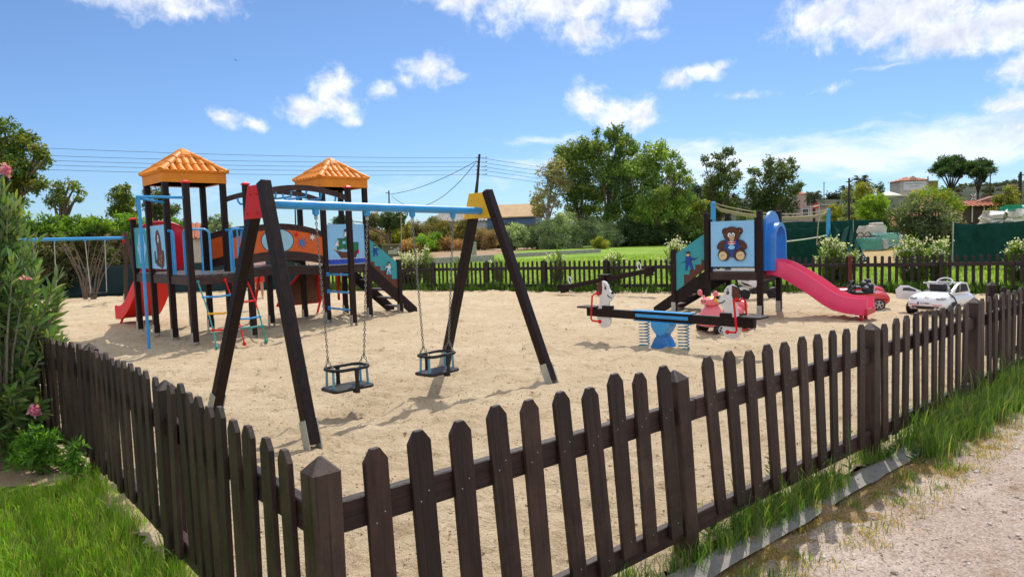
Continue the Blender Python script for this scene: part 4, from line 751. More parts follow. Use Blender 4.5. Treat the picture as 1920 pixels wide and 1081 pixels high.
dog = [(-.10, .28), (-.135, .34), (-.13, .44), (-.10, .52), (-.075, .62), (-.08, .70), (-.12, .75), (-.115, .84), (-.07, .915), (-.01, .945), (.05, .925), (.09, .875), (.105, .82), (.13, .785), (.175, .775), (.205, .745), (.195, .71), (.15, .66), (.105, .62), (.095, .56), (.105, .46), (.125, .40), (.10, .30), (.04, .255), (-.04, .25)]
for s in (-1, 1):
    mb = MB(); x0 = s*1.08; f = lambda pts: [(-s*x, z) for x, z in pts]; fr2 = ((x0, 0, 0), (1, 0, 0), (0, 0, 1), (0, -1, 0))
    mb.prism(f(dog), fr2, -.02, .02, white)
    mb.prism(f(ell(0.0, .33, .125, .118, n=22)), fr2, -.0225, .0225, white)
    for side in (1, -1):
        ar = Art(mb, ((x0, -side*.02, 0), (1, 0, 0), (0, 0, 1), (0, -side, 0)), .0); ear = [(-.085, .91), (-.02, .935), (-.015, .80), (-.035, .74), (-.08, .73), (-.125, .77), (-.13, .84)]
        ar.p(f([(x*1.02-.004, .83+(z-.83)*1.05) for x, z in ear]), blk); ar.p(f(ear), brown); ar.o(-s*.045, .835, .017, .024, blk, line=.003); ar.o(-s*.048, .838, .005, .008, white, line=0); ar.p(f(ell(.19, .765, .028, .022)), blk)
        ar.p(f([(.08, .73), (.105, .70), (.14, .685), (.175, .69), (.175, .698), (.14, .697), (.11, .712), (.088, .735)]), blk); ar.p(f([(.02, .875), (.035, .89), (.055, .885), (.05, .878), (.036, .88)]), blk)
    fig = mb.build('dog_figure', white, ss); fig['label'] = 'white dog figure with a brown ear'
    for side in (1, -1):
        mb = MB(); w = side*.12
        pts = [(x0+s*.09, side*.02, .745), (x0+s*.09, w, .745), (x0+s*.115, w+side*.03, .72), (x0+s*.14, w+side*.03, .45), (x0+s*.15, w+side*.03, .36), (x0+s*.13, w+side*.02, .325), (x0+s*.0, w, .32)]
        mb.tube(pts, .0145, 8); mb.ball((x0+s*.09, side*.03, .745), .034, 10, 8); mb.ball((x0, w, .32), .03, 10, 8); mb.build('handle', red, fig, smooth=True)
    mb = MB(); mb.box((s*1.38, 0, .524), (.32, .26, .026)); mb.box((s*1.03-s*.02, 0, .53), (.17, .1, .06)); mb.build('seat', wood2, ss, bevel=.006)
# ------------------------------------------------------------------ plain seesaw at the back
p0, p1 = dep(1047, 541, 19.9), dep(1228, 505, 18.3); mid = (p0+p1)/2; dv = p1-p0; bs = thing('seesaw', 'plain dark wooden seesaw tilted beside the far fence with white ring handles', 'seesaw', (mid.x, mid.y, 0), math.atan2(dv.y, dv.x)); tl = math.atan2(dv.z, Vector((dv.x, dv.y)).length); Lh = dv.length/2
def T(x, y, z): return Vector((x*math.cos(tl)-z*math.sin(tl), y, mid.z+x*math.sin(tl)+z*math.cos(tl)))
mb = MB(); mb.bar(T(-Lh, 0, 0), T(Lh, 0, 0), .14, .13); mb.build('beam', wood2, bs, bevel=.006)
for s in (-1, 1):
    mb = MB(); mb.bar(T(s*Lh-s*.02-.16, 0, .08), T(s*Lh-s*.02+.16, 0, .08), .26, .03); mb.bar(T(s*Lh-s*.08, 0, -.1), T(s*Lh-s*.3, 0, -.1), .12, .09); mb.build('seat', wood2, bs, bevel=.005)
    mb = MB(); mb.tube([T(s*(Lh-.42)+.045*math.cos(q_), 0, .17+.1*math.sin(q_)) for q_ in (2*PI*i/16 for i in range(16))], .016, 8, closed=True); mb.build('ring_handle', white, bs, smooth=True)
mb = MB(); mb.box((0, -.11, mid.z/2+.04), (.11, .06, mid.z+.2)); mb.box((0, .11, mid.z/2+.04), (.11, .06, mid.z+.2)); mb.box((0, 0, mid.z+.12), (.3, .3, .05)); mb.build('pivot_stand', wood2, bs, bevel=.005)
# ------------------------------------------------------------------ swing set at the left edge
LS = Vector((-14.55, 20.15, 0)); LSA = TH
swing_frame('swing_frame', 'swing set with a blue crossbar in front of the hedge at the left', LS, LSA, 3.2, 2.05, 2.2, .9, (red, red), mat('aged_post_wood', (.05, .028, .02), .6, .3, 5, .2, 50, stretch=(8, 8, .7)), (.6, 1.15, 1.95, 2.5), r=.05)
for k, (u0, u1, lab) in enumerate(((.6, 1.15, 'flat seat swing next to the big oleander'), (1.95, 2.5, 'flat seat swing nearest the red slide'))):
    o = LS + Vector((math.cos(LSA), math.sin(LSA), 0))*((u0+u1)/2); t = thing('flat_swing', lab, 'swing', (o.x, o.y, .34), LSA, 'flat swings in front of the hedge'); hw = (u1-u0)/2
    mb = MB(); mb.box((0, 0, 0), (.46, .18, .045)); mb.build('seat', black, t, bevel=.01)
    for s in (-1, 1): mb = MB(); mb.tube([(s*.22, 0, .02), (s*hw*.98, 0, 1.6)], .012, 6); mb.build('chain', mat('pale_chain', (.4, .4, .36), .5), t)
# ------------------------------------------------------------------ toys parked on the sand
def text_geo(s, size, extr=.002, shear=0, m=None, bold=0):
    cu = bpy.data.curves.new('t', 'FONT'); cu.body = s; cu.size = size; cu.align_x = 'CENTER'; cu.align_y = 'CENTER'; cu.extrude = extr; cu.shear = shear; cu.resolution_u = 3; cu.offset = bold
    o = bpy.data.objects.new('t', cu); COL.objects.link(o); dg = bpy.context.evaluated_depsgraph_get(); me = bpy.data.meshes.new_from_object(o.evaluated_get(dg)); bpy.data.objects.remove(o)
    v = [tuple(p.co) for p in me.vertices]; f = [tuple(p.vertices) for p in me.polygons]; bpy.data.meshes.remove(me); return v, f
def add_text(mb, s, size, fr, m, shear=0, bold=0):
    o, u, v, n = (Vector(k) for k in fr); V, F = text_geo(s, size, .002, shear, bold=bold); mb.add([o+u*x+v*y+n*z for x, y, z in V], F, m)
def wheel(parent, x, y, r, w, rimm, spokes, side, tyre=black, five=False):
    X = Matrix.Rotation(PI/2, 3, 'X'); mb = MB(); mb.lathe([(r*.62, -w/2), (r*.92, -w/2), (r, -w*.3), (r, w*.3), (r*.92, w/2), (r*.62, w/2)], (x, y, r), 22, X=X); wv = mb.build('wheel', tyre, parent, smooth=True)
    m2 = MB(); yy = y+side*w*.5; m2.tube([(x+r*.66*math.cos(t), yy, r+r*.66*math.sin(t)) for t in (2*PI*i/20 for i in range(20))], r*.07, 6, closed=True)
    for k in range(spokes): t = 2*PI*k/spokes+.3; m2.bar((x, yy, r), (x+r*.62*math.cos(t), yy, r+r*.62*math.sin(t)), r*(.17 if five else .09), .018, up=(0, 1, 0))
    m2.ball((x, yy, r), (r*.17, .014, r*.17), 10, 6); m2.build('rim', rimm, wv, smooth=True); return wv
def ring(x, w, z0, z1, e=3.2, n=20, cx=0): 
    zc, hz = (z0+z1)/2, (z1-z0)/2; P = []
    for i in range(n):
        t = 2*PI*i/n; c, s = math.cos(t), math.sin(t); P.append((x, cx+w*math.copysign(abs(c)**(2/e), c), zc+hz*math.copysign(abs(s)**(2/e), s)))
    return P
silver = mat('silver_plastic', (.55, .55, .55), .25, .08, metal=.7); lamp_grey = mat('lamp_grey', (.35, .36, .4), .2, .1)
bt_ = thing('toy_car', 'white toy car with its door and rear wing open, standing by the far fence', 'toy car', (8.09, 12.98, 0), R(36)); bt_.scale = (1.15, 1.15, .95)
mb = MB(); st = [(-.61, .22, .16, .25), (-.58, .28, .12, .33), (-.48, .315, .10, .405), (-.30, .325, .09, .445), (-.05, .31, .09, .44), (.2, .31, .09, .43), (.35, .32, .09, .415), (.5, .30, .09, .36), (.6, .25, .11, .28), (.64, .16, .14, .23)]
mb.loft([ring(x, w, a, b) for x, w, a, b in st]); mb.build('body', whitec, bt_, smooth=True)
mb = MB()
for s in (-1, 1):
    for x in (-.38, .38): mb.lathe([(.145, -.014), (.145, .014)], (x, s*.318, .13), 20, X=Matrix.Rotation(PI/2, 3, 'X'))
mb.box((0, 0, .44), (.42, .44, .02)); mb.build('wheel_arch', blk, bt_)
for x in (-.38, .38):
    for s in (-1, 1): wheel(bt_, x, s*.30, .12, .10, silver, 10, s)
mb = MB(); s = -1; mb.prism([(-.42, .40), (.28, .40), (.28, .44), (.16, .60), (-.02, .625), (-.20, .585), (-.34, .49)], ((0, -.285, 0), (1, 0, 0), (0, 0, 1), (0, -1, 0)), -.02, .012); mb.prism([(-.02, .60), (.12, .585), (.22, .46), (.17, .46), (.1, .56), (-.02, .575)], ((0, .27, 0), (1, 0, 0), (0, 0, 1), (0, -1, 0)), -.02, .012)
mb.tube([(.22, -.28, .46), (.12, -.27, .585), (.12, .27, .585), (.22, .28, .46)], .018, 8); mb.build('roof_side', whitec, bt_, bevel=.008)
mb = MB(); mb.prism([(-.30, .435), (-.13, .435), (-.13, .575), (-.19, .555)], ((0, -.299, 0), (1, 0, 0), (0, 0, 1), (0, -1, 0)), 0, .004); mb.prism([(-.10, .435), (.20, .435), (.12, .575), (-.09, .59)], ((0, -.299, 0), (1, 0, 0), (0, 0, 1), (0, -1, 0)), 0, .004); mb.build('window', mat('smoked_window', (.02, .022, .026), .5, .1, spec=.2), bt_)
mb = MB(); mb.prism([(-.10, .02), (.30, .02), (.30, .2), (.22, .30), (.1, .31), (-.08, .22)], ((-.14, .33, .22), (-.55, .83, .12), (-.25, 0, 1), (.8, .6, 0)), -.014, .014); dr = mb.build('door', whitec, bt_, bevel=.008)
m2 = MB(); m2.prism([(.0, .2), (.2, .2), (.18, .26), (.1, .275), (.0, .24)], ((-.14, .33, .22), (-.55, .83, .12), (-.25, 0, 1), (.8, .6, 0)), -.017, .017); m2.build('door_window', darkglass, dr)
mb = MB(); mb.box((-.16, 0, .52), (.12, .24, .14)); mb.build('seat', black, bt_, bevel=.03)
mb = MB(); X = Matrix.Rotation(R(-55), 3, 'Y'); mb.tube([Vector((.12, .02, .60))+X@Vector((.095*math.cos(t), .115*math.sin(t), 0)) for t in (2*PI*i/22 for i in range(22))], .013, 8, closed=True); mb.bar((.11, -.09, .60), (.11, .13, .60), .03, .03); mb.bar((.1, .02, .6), (.26, .02, .46), .04, .04); mb.build('steering_wheel', white, bt_, smooth=True)
mb = MB()
for s in (-1, 1):
    mb.ball((-.545, s*.205, .335), (.045, .075, .03), 14, 8, lamp_grey, X=Matrix.Rotation(s*-.5, 3, 'Z')); mb.box((-.603, s*.17, .215), (.02, .13, .014), m=red)
    for q_ in (.15, .2): mb.tube([(-.56, s*q_, .15), (-.625, s*q_, .15)], .022, 10, silver)
mb.box((-.60, 0, .165), (.03, .40, .05), m=blk); mb.tube([(-.49, -.29, .44), (-.36, -.315, .35), (-.30, -.328, .24)], .012, 6, blk); mb.build('rear_trim', lamp_grey, bt_, smooth=True)
mb = MB(); N_ = Vector((-.90, 0, .42)).normalized(); V_ = Vector((.42, 0, .90)).normalized(); o_ = Vector((-.560, 0, .345)); U_ = Vector((0, -1, 0)); e = lambda x, y: o_+U_*x+V_*y+N_*.006
mb.tube([e(.026*math.cos(t), .026*math.sin(t)) for t in (2*PI*i/16 for i in range(16))], .0035, 5, closed=True); mb.tube([e(-.012, .022), e(0, .003), e(.012, .022)], .003, 5); mb.tube([e(-.022, .012), e(-.01, -.02), e(0, .0), e(.01, -.02), e(.022, .012)], .003, 5); mb.build('emblem', lamp_grey, bt_)
mb = MB(); mb.box((-.607, .02, .245), (.012, .20, .042), m=white); mb.box((-.609, .108, .245), (.012, .024, .042), m=navy); add_text(mb, 'D J 0065', .036, ((-.615, .005, .245), (0, -1, 0), (0, 0, 1), (-1, 0, 0)), blk); mb.build('number_plate', white, bt_)
carred = mat('red_car_paint', (.55, .008, .006), .2, .06, 4, coat=.7)
for lab, loc, ry in (('red toy convertible with black seats, partly hidden behind the foot of the pink slide', (7.02, 14.02, 0), R(158)), ('red toy convertible farther back, close to the far fence', (7.62, 15.30, 0), R(160))):
    t = thing('toy_car', lab, 'toy car', loc, ry, 'red toy convertibles behind the slide')
    mb = MB(); st = [(-.55, .2, .15, .26), (-.5, .26, .11, .34), (-.38, .29, .09, .37), (-.1, .29, .09, .34), (.15, .29, .09, .33), (.35, .30, .09, .33), (.48, .27, .1, .28), (.54, .2, .13, .22)]; mb.loft([ring(x, w, a, b) for x, w, a, b in st]); mb.build('body', carred, t, smooth=True)
    for x in (-.35, .34):
        for s in (-1, 1): wheel(t, x, s*.27, .115, .085, silver, 5, s, five=True)
    mb = MB(); mb.box((-.06, 0, .338), (.4, .46, .03)); mb.build('cockpit', blk, t, bevel=.01)
    for s in (-1, 1): mb = MB(); mb.ball((-.17, s*.12, .37), (.10, .10, .10), 12, 8); mb.ball((-.22, s*.12, .46), (.055, .065, .06), 12, 8); mb.build('seat', black, t, smooth=True); 
    for s in (-1, 1): mb = MB(); mb.tube([(-.27, s*.12-.07, .37), (-.28, s*.12-.06, .5), (-.28, s*.12+.06, .5), (-.27, s*.12+.07, .37)], .011, 6); mb.build('roll_bar', silver, t, smooth=True)
    mb = MB(); mb.tube([(.2, -.25, .33), (.1, -.24, .45), (.1, .24, .45), (.2, .25, .33)], .016, 8); mb.build('windscreen_frame', blk, t, smooth=True); mb = MB(); mb.prism([(-.23, 0), (.23, 0), (.22, .13), (-.22, .13)], ((.19, 0, .335), (0, 1, 0), (-.62, 0, .78), (.78, 0, .62)), -.003, .003); mb.build('windscreen', darkglass, t)
    mb = MB(); mb.tube([(.07+.02*math.cos(q_), .12+.07*math.cos(q_), .42+.07*math.sin(q_)) for q_ in (2*PI*i/16 for i in range(16))], .01, 6, closed=True); mb.build('steering_wheel', blk, t)
    mb = MB()
    for s in (-1, 1): mb.ball((.46, s*.2, .25), (.05, .055, .05), 12, 8)
    mb.build('headlight', white, t, smooth=True)
# pink ride-on scooter
t = thing('ride_on_scooter', 'salmon pink ride-on toy scooter with ear-shaped mirrors behind the seesaw', 'ride-on toy', (3.47, 11.35, 0), R(203)); t.scale = (1.15, 1.3, .93)
mb = MB(); mb.loft([ring(x, w, a, b, 3) for x, w, a, b in ((-.42, .10, .15, .24), (-.36, .15, .11, .30), (-.15, .16, .11, .24), (.1, .16, .11, .2), (.22, .17, .11, .26), (.33, .14, .12, .25), (.36, .08, .15, .2))]); mb.build('chassis', palep, t, smooth=True)
mb = MB(); mb.loft([[(x*k+cx, y*w, z) for x, y in ((-.08, -1), (-.02, -1.1), (.07, -.8), (.10, 0), (.07, .8), (-.02, 1.1), (-.08, 1))] for z, w, cx, k in ((.15, .17, .26, 1.5), (.24, .175, .26, 1.5), (.34, .15, .24, 1.25), (.44, .10, .22, 1), (.50, .065, .21, .8))]); mb.build('front_shield', pinkp, t, smooth=True, bevel=.01)
mb = MB(); mb.loft([ring(x, w, a, b, 4) for x, w, a, b in ((.08, .07, .53, .58), (.12, .10, .5, .62), (.26, .10, .49, .635), (.33, .08, .51, .61), (.35, .05, .53, .58))]); hd = mb.build('headlight_console', pinkp, t, smooth=True)
m2 = MB(); 
for s in (-1, 1): m2.prism(ell(0, 0, .07, .035, n=16), ((.20, s*.103, .59), (1, 0, 0), (0, 0, 1), (0, s, 0)), -.004, .004, yell); m2.prism(ell(-.02, 0, .02, .02, n=12), ((.20, s*.107, .59), (1, 0, 0), (0, 0, 1), (0, s, 0)), -.003, .003, orange); m2.ball((.352, s*.03, .585), .012, 8, 6, blk)
m2.ball((.2, 0, .625), (.075, .085, .028), 12, 8, yell); m2.build('face_sticker', yell, hd)
for s in (-1, 1): mb = MB(); mb.tube([(.24, s*.08, .6), (.27, s*.13, .67)], .014, 8); mb.ball((.28, s*.15, .71), (.022, .045, .055), 12, 8); mb.build('mirror', pinkp, t, smooth=True)
mb = MB(); mb.tube([(.16, -.2, .57), (.2, -.08, .57), (.2, .08, .57), (.16, .2, .57)], .015, 8); mb.build('handlebar', black, t, smooth=True)
mb = MB(); mb.ball((-.18, 0, .36), (.17, .12, .1), 14, 8); mb.ball((-.31, 0, .45), (.06, .12, .1), 14, 8); mb.build('seat', pinkp, t, smooth=True)
mb = MB(); mb.box((-.17, 0, .29), (.3, .22, .05)); mb.build('seat_base', blk, t, bevel=.015)
for x, y in ((.22, -.17), (.22, .17), (-.3, -.16), (-.3, .16)): wheel(t, x, y, .095, .075, white, 5, 1 if y > 0 else -1)
# white toy motorcycle
t = thing('toy_motorcycle', 'white and black toy motorcycle standing under the small tower', 'toy motorcycle', (5.86, 16.4, 0), R(186)); t.scale = (1.12,)*3
for x in (-.32, .34): 
    for s in (1,): wheel(t, x, 0, .135, .09, blk, 6, -1)
mb = MB(); mb.loft([ring(x, w, a, b, 2.6) for x, w, a, b in ((.02, .05, .3, .42), (.12, .1, .24, .5), (.26, .12, .26, .56), (.38, .1, .34, .6), (.45, .05, .4, .52), (.47, .02, .44, .48))]); mb.build('fairing', whitec, t, smooth=True)
mb = MB(); mb.prism([(.26, .4), (.42, .46), (.40, .54), (.3, .5)], ((0, 0, 0), (1, 0, 0), (0, 0, 1), (0, -1, 0)), -.118, .118, lamp_grey); mb.prism([(.2, .3), (.3, .36), (.44, .40), (.36, .34)], ((0, 0, 0), (1, 0, 0), (0, 0, 1), (0, -1, 0)), -.122, .122, blk); mb.prism([(.05, .44), (.2, .5), (.3, .57), (.18, .53)], ((0, 0, 0), (1, 0, 0), (0, 0, 1), (0, -1, 0)), -.112, .112, blk); mb.prism([(.36, .57), (.45, .5), (.4, .66)], ((0, 0, 0), (1, 0, 0), (0, 0, 1), (0, -1, 0)), -.06, .06, darkglass); mb.build('fairing_trim', lamp_grey, t)
mb = MB(); mb.loft([ring(x, w, a, b, 2.6) for x, w, a, b in ((-.46, .03, .47, .54), (-.4, .06, .43, .52), (-.25, .07, .38, .46), (-.05, .08, .33, .44), (.1, .08, .3, .48))]); mb.build('seat', blk, t, smooth=True)
mb = MB(); mb.loft([ring(x, w, a, b, 2.4) for x, w, a, b in ((-.52, .02, .53, .57), (-.45, .06, .5, .58), (-.3, .065, .455, .53), (-.2, .04, .44, .48))]); mb.build('tail', whitec, t, smooth=True)
mb = MB(); mb.box((.0, 0, .24), (.34, .16, .2)); mb.bar((.2, 0, .5), (.34, 0, .14), .06, .05); mb.bar((-.05, 0, .28), (-.32, 0, .14), .12, .05); mb.tube([(.24, -.17, .56), (.27, 0, .6), (.24, .17, .56)], .014, 8); mb.build('engine_block', blk, t, bevel=.02)
mb = MB(); mb.loft([ring(x, w, a, b, 2.4) for x, w, a, b in ((.24, .05, .2, .27), (.34, .07, .24, .31), (.46, .05, .2, .28))]); mb.build('mudguard', whitec, t, smooth=True)
# ------------------------------------------------------------------ person behind the play structure
def person():
    skin = mat('skin', (.46, .24, .16), .55, .1, 8); hairm = mat('brown_hair', (.03, .017, .01), .6, .3, 30); top = mat('pale_pink_top', (.62, .42, .42), .8, .08); shorts = mat('red_shorts', (.62, .03, .012), .75, .1)
    t = thing('person', 'person in red shorts and a pale pink top standing behind the play structure', 'person', (-7.96, 21.75, 0), R(200))
    V = []; E = []; Rd = []
    def j(p, r, prev=None):
        V.append(p); Rd.append(r)
        if prev is not None: E.append((prev, len(V)-1))
        return len(V)-1
    hip = j((0, 0, .82), .10); w = j((0, .0, .98), .095, hip); ch = j((0, -.01, 1.12), .115, w); sh = j((0, 0, 1.22), .085, ch); nk = j((0, .005, 1.29), .045, sh); hd0 = j((0, .01, 1.35), .06, nk); hd1 = j((0, .018, 1.42), .085, hd0); hd2 = j((0, .01, 1.49), .07, hd1)
    for s in (-1, 1):
        a = j((s*.085, 0, .76), .08, hip); k = j((s*.10, .01, .44), .052, a); cf = j((s*.103, -.015, .30), .048, k); an = j((s*.105, -.01, .08), .03, cf); hl = j((s*.106, .0, .035), .032, an); toe = j((s*.12, .15, .025), .022, hl)
        a = j((s*.15, 0, 1.2), .048, sh); e_ = j((s*.24, .0, .98), .036, a); wr = j((s*.27, .06, .78), .025, e_); pm = j((s*.275, .08, .73), .028, wr)
        for f in range(4): q_ = j((s*(.265+.0), .055+.018*f, .685), .0085, pm); q_ = j((s*.262, .058+.018*f, .655-(.01 if f in (1, 2) else 0)), .0075, q_); j((s*.255, .06+.018*f, .628-(.012 if f in (1, 2) else 0)), .0065, q_)
        q_ = j((s*.262, .125, .715), .009, pm); j((s*.256, .14, .69), .008, q_)
    me = bpy.data.meshes.new('body'); me.from_pydata(V, E, []); o = bpy.data.objects.new('body', me); COL.objects.link(o); o.parent = t; me.materials.append(skin)
    m = o.modifiers.new('s', 'SKIN'); m.use_smooth_shade = True
    for i, v in enumerate(me.skin_vertices[0].data): v.radius = (Rd[i], Rd[i]); v.use_root = i == 0
    o.modifiers.new('u', 'SUBSURF').levels = 1; o.modifiers['u'].render_levels = 2
    mb = MB(); mb.loft([[(cx+rx*math.cos(2*PI*i/18), cy+ry*math.sin(2*PI*i/18), z) for i in range(18)] for z, rx, ry, cx, cy in ((.80, .165, .125, 0, 0), (.88, .165, .12, 0, 0), (.98, .145, .11, 0, 0), (1.12, .165, .125, 0, -.01), (1.22, .17, .1, 0, 0), (1.265, .08, .07, 0, 0))])
    for s in (-1, 1): mb.tube([(s*.13, 0, 1.215), (s*.20, 0, 1.08)], [.068, .062], 12)
    mb.build('top', top, t, smooth=True)
    mb = MB(); mb.loft([[(rx*math.cos(2*PI*i/18), ry*math.sin(2*PI*i/18), z) for i in range(18)] for z, rx, ry in ((.70, .165, .12), (.78, .175, .13), (.88, .16, .12))])
    for s in (-1, 1): mb.tube([(s*.085, 0, .76), (s*.095, .005, .53)], [.098, .092], 14)
    mb.build('shorts', shorts, t, smooth=True)
    mb = MB(); mb.ball((0, -.01, 1.45), (.098, .105, .105), 16, 10); mb.ball((0, -.1, 1.42), (.04, .05, .09), 10, 8); mb.build('hair', hairm, t, smooth=True)
    mb = MB()
    for s in (-1, 1): mb.ball((s*.032, .098, 1.43), .012, 8, 6, white); mb.ball((s*.09, .0, 1.41), (.014, .025, .03), 8, 6)
    mb.ball((0, .108, 1.40), (.014, .018, .022), 8, 6); mb.ball((0, .096, 1.365), (.028, .01, .008), 8, 6, red); mb.build('face', skin, t, smooth=True)
person()
# ------------------------------------------------------------------ plants
lf = leafmat('leaves', .5, .45); lfn = leafmat('glossy_oleander_leaves', .28, .3, .6); flw = leafmat('petals', .6, .35, .2)
bark = mat('bark', (.13, .09, .065), .9, .4, 6, .7, 25, stretch=(3, 3, .6)); barkp = mat('pale_bark', (.30, .24, .19), .85, .35, 5, .5, 25, stretch=(3, 3, .6)); barkd = mat('dark_bark', (.06, .042, .032), .9, .4, 6, .7, 25, stretch=(3, 3, .6))
EUC = [(.055, .10, .022), (.085, .125, .025), (.035, .07, .02), (.12, .15, .03), (.045, .085, .03)]
DRK = [(.025, .05, .018), (.035, .065, .02), (.02, .04, .016), (.05, .08, .025)]
YEL = [(.14, .17, .02), (.18, .19, .025), (.10, .14, .02), (.22, .19, .03)]
BRT = [(.09, .18, .02), (.12, .22, .025), (.07, .14, .02), (.15, .22, .03)]
SAGE = [(.13, .17, .10), (.17, .21, .13), (.09, .13, .065), (.20, .23, .15)]
OLV = [(.09, .10, .03), (.12, .11, .04), (.06, .075, .022), (.16, .12, .05)]
GRY = [(.13, .12, .06), (.10, .10, .05), (.16, .13, .07)]
def wid(px, Y): return px*Y/FPX
def tree(name, label, Y, base, blobs, L, cols, bk=bark, asp=.45, cov=.62, rs=1.3, tr=.16, group=None, sub=11, z0=0, squash=.9, droop=.35, spread=.8):
    if 56 < Y < 70: Y *= 1.75; L *= 1.65; tr *= 1.5
    b = dep(base[0], base[1], Y); b.z = z0; t = thing(name, label, 'tree', b, 0, group); bl = []
    rs = 1.55 if group == G1 else rs
    for px, py, r in blobs:
        y = Y+random.uniform(-1, 1)*wid(34, Y)*spread; p = dep(px, py, y); bl.append((tuple(p-b), wid(r*rs, Y)))
    cols = [tuple(v*(2.15 if group == G1 else 1.6) for v in c) for c in cols]; V, F, C = blob_leaves(bl, L, asp, cols, cov*(1.1 if group == G1 else 1.25), squash, sub, droop=droop); npmesh('crown', V, F, lf, C, t)
    mb = MB(); c = sum((Vector(p) for p, _ in bl), Vector())/len(bl); lo = min(p[2]-r for p, r in bl); fork = Vector((c.x*.25, c.y*.2, max(.12*c.z, min(lo*.9, c.z*.6)))); ns = 2 if len(bl) > 5 else 1
    mb.tube([(0, 0, -.2), (fork.x*.4+.04*tr, 0, fork.z*.5), fork], [tr*1.3, tr, tr*.85], 9)
    for p, r in bl:
        p = Vector(p); q_ = fork.lerp(p, .5)+Vector((random.gauss(0, .1), random.gauss(0, .1), .12*(p-fork).length)); mb.tube([fork+Vector((0, 0, -.05)), q_, p, p+Vector((random.gauss(0, r*.3), 0, r*.5))], [tr*.6, tr*.38, tr*.2, tr*.06], 6)
    mb.build('trunk', bk, t, smooth=True); return t
G1 = 'eucalyptus trees behind the meadow'
tree('eucalyptus_tree', 'thin greyish tree at the left end of the eucalyptus grove, next to the blue shed', 60, (1027, 470), [(1013, 365, 14), (1028, 338, 17), (1020, 392, 13), (1043, 310, 14), (1052, 345, 16), (1040, 378, 13), (1035, 322, 10), (1008, 385, 9)], .26, [(.13, .125, .055), (.10, .105, .045), (.16, .14, .07)], barkp, cov=.45, group=G1)
tree('eucalyptus_tree', 'broad eucalyptus with olive leaves, second from the left in the grove', 62, (1090, 470), [(1068, 290, 18), (1090, 276, 18), (1062, 322, 20), (1095, 310, 22), (1075, 348, 20), (1108, 345, 22), (1100, 285, 16), (1058, 300, 12), (1085, 372, 18), (1115, 370, 14), (1080, 395, 17), (1106, 400, 17)], .27, [(.065, .10, .022), (.09, .125, .025), (.045, .075, .02), (.12, .14, .03)], barkp, group=G1, cov=.7)
tree('eucalyptus_tree', 'tallest eucalyptus, in the middle of the grove with a bare twig on top', 61, (1135, 470), [(1118, 246, 6), (1121, 262, 4), (1145, 250, 11), (1158, 262, 14), (1128, 285, 16), (1150, 292, 22), (1175, 278, 15), (1140, 325, 24), (1168, 320, 22), (1188, 270, 8), (1140, 362, 20), (1170, 355, 18), (1160, 243, 7), (1140, 395, 18), (1162, 392, 18)], .27, EUC, bark, group=G1, cov=.75)
tree('eucalyptus_tree', 'light green eucalyptus with loose crown right of the tallest one', 60, (1185, 470), [(1222, 282, 14), (1240, 276, 12), (1210, 310, 20), (1240, 305, 16), (1200, 345, 22), (1228, 338, 20), (1182, 318, 16), (1190, 372, 18), (1222, 370, 18), (1246, 290, 7), (1195, 402, 18), (1226, 402, 17)], .26, [(.075, .13, .022), (.10, .155, .025), (.05, .09, .02), (.14, .18, .04)], barkp, group=G1, cov=.6)
tree('eucalyptus_tree', 'low spreading eucalyptus at the right end of the grove', 57, (1222, 478), [(1264, 294, 9), (1274, 308, 8), (1254, 335, 16), (1278, 332, 12), (1290, 342, 10), (1270, 365, 18), (1240, 388, 18), (1212, 392, 18), (1262, 392, 18), (1284, 375, 14), (1235, 360, 14), (1258, 318, 8), (1282, 318, 5)], .24, [(.06, .11, .02), (.085, .14, .025), (.04, .075, .02), (.13, .15, .03)], bark, group=G1, cov=.6)
tree('eucalyptus_tree', 'eucalyptus with a leaning tuft, behind the bear panel tower', 64, (1345, 462), [(1320, 299, 7), (1330, 308, 6), (1347, 292, 9), (1363, 285, 10), (1376, 305, 8), (1350, 316, 14), (1338, 342, 18), (1370, 338, 16), (1384, 327, 8), (1333, 370, 16), (1362, 372, 20), (1345, 398, 18), (1325, 352, 9)], .26, [(.06, .095, .025), (.045, .07, .022), (.11, .11, .03), (.08, .105, .03)], bark, group='eucalyptus trees behind the small tower', cov=.65)
tree('eucalyptus_tree', 'wide dark eucalyptus between the small tower and the pink house', 66, (1448, 460), [(1440, 302, 9), (1463, 306, 9), (1482, 301, 7), (1418, 322, 8), (1445, 330, 19), (1472, 330, 17), (1454, 360, 24), (1488, 348, 13), (1500, 346, 7), (1420, 362, 19), (1425, 388, 18), (1410, 342, 8), (1475, 382, 18), (1408, 318, 5), (1490, 315, 6)], .27, [(.055, .085, .028), (.04, .065, .02), (.085, .105, .035), (.10, .12, .05)], bark, group='eucalyptus trees behind the small tower', cov=.68)
tree('eucalyptus_tree', 'yellowish young tree in front of the wooded slope, left of the leaning eucalyptus', 58, (1306, 470), [(1300, 400, 16), (1318, 385, 12), (1290, 415, 13), (1312, 415, 16)], .22, [(.10, .13, .025), (.14, .14, .03), (.07, .10, .02)], bark, cov=.6)
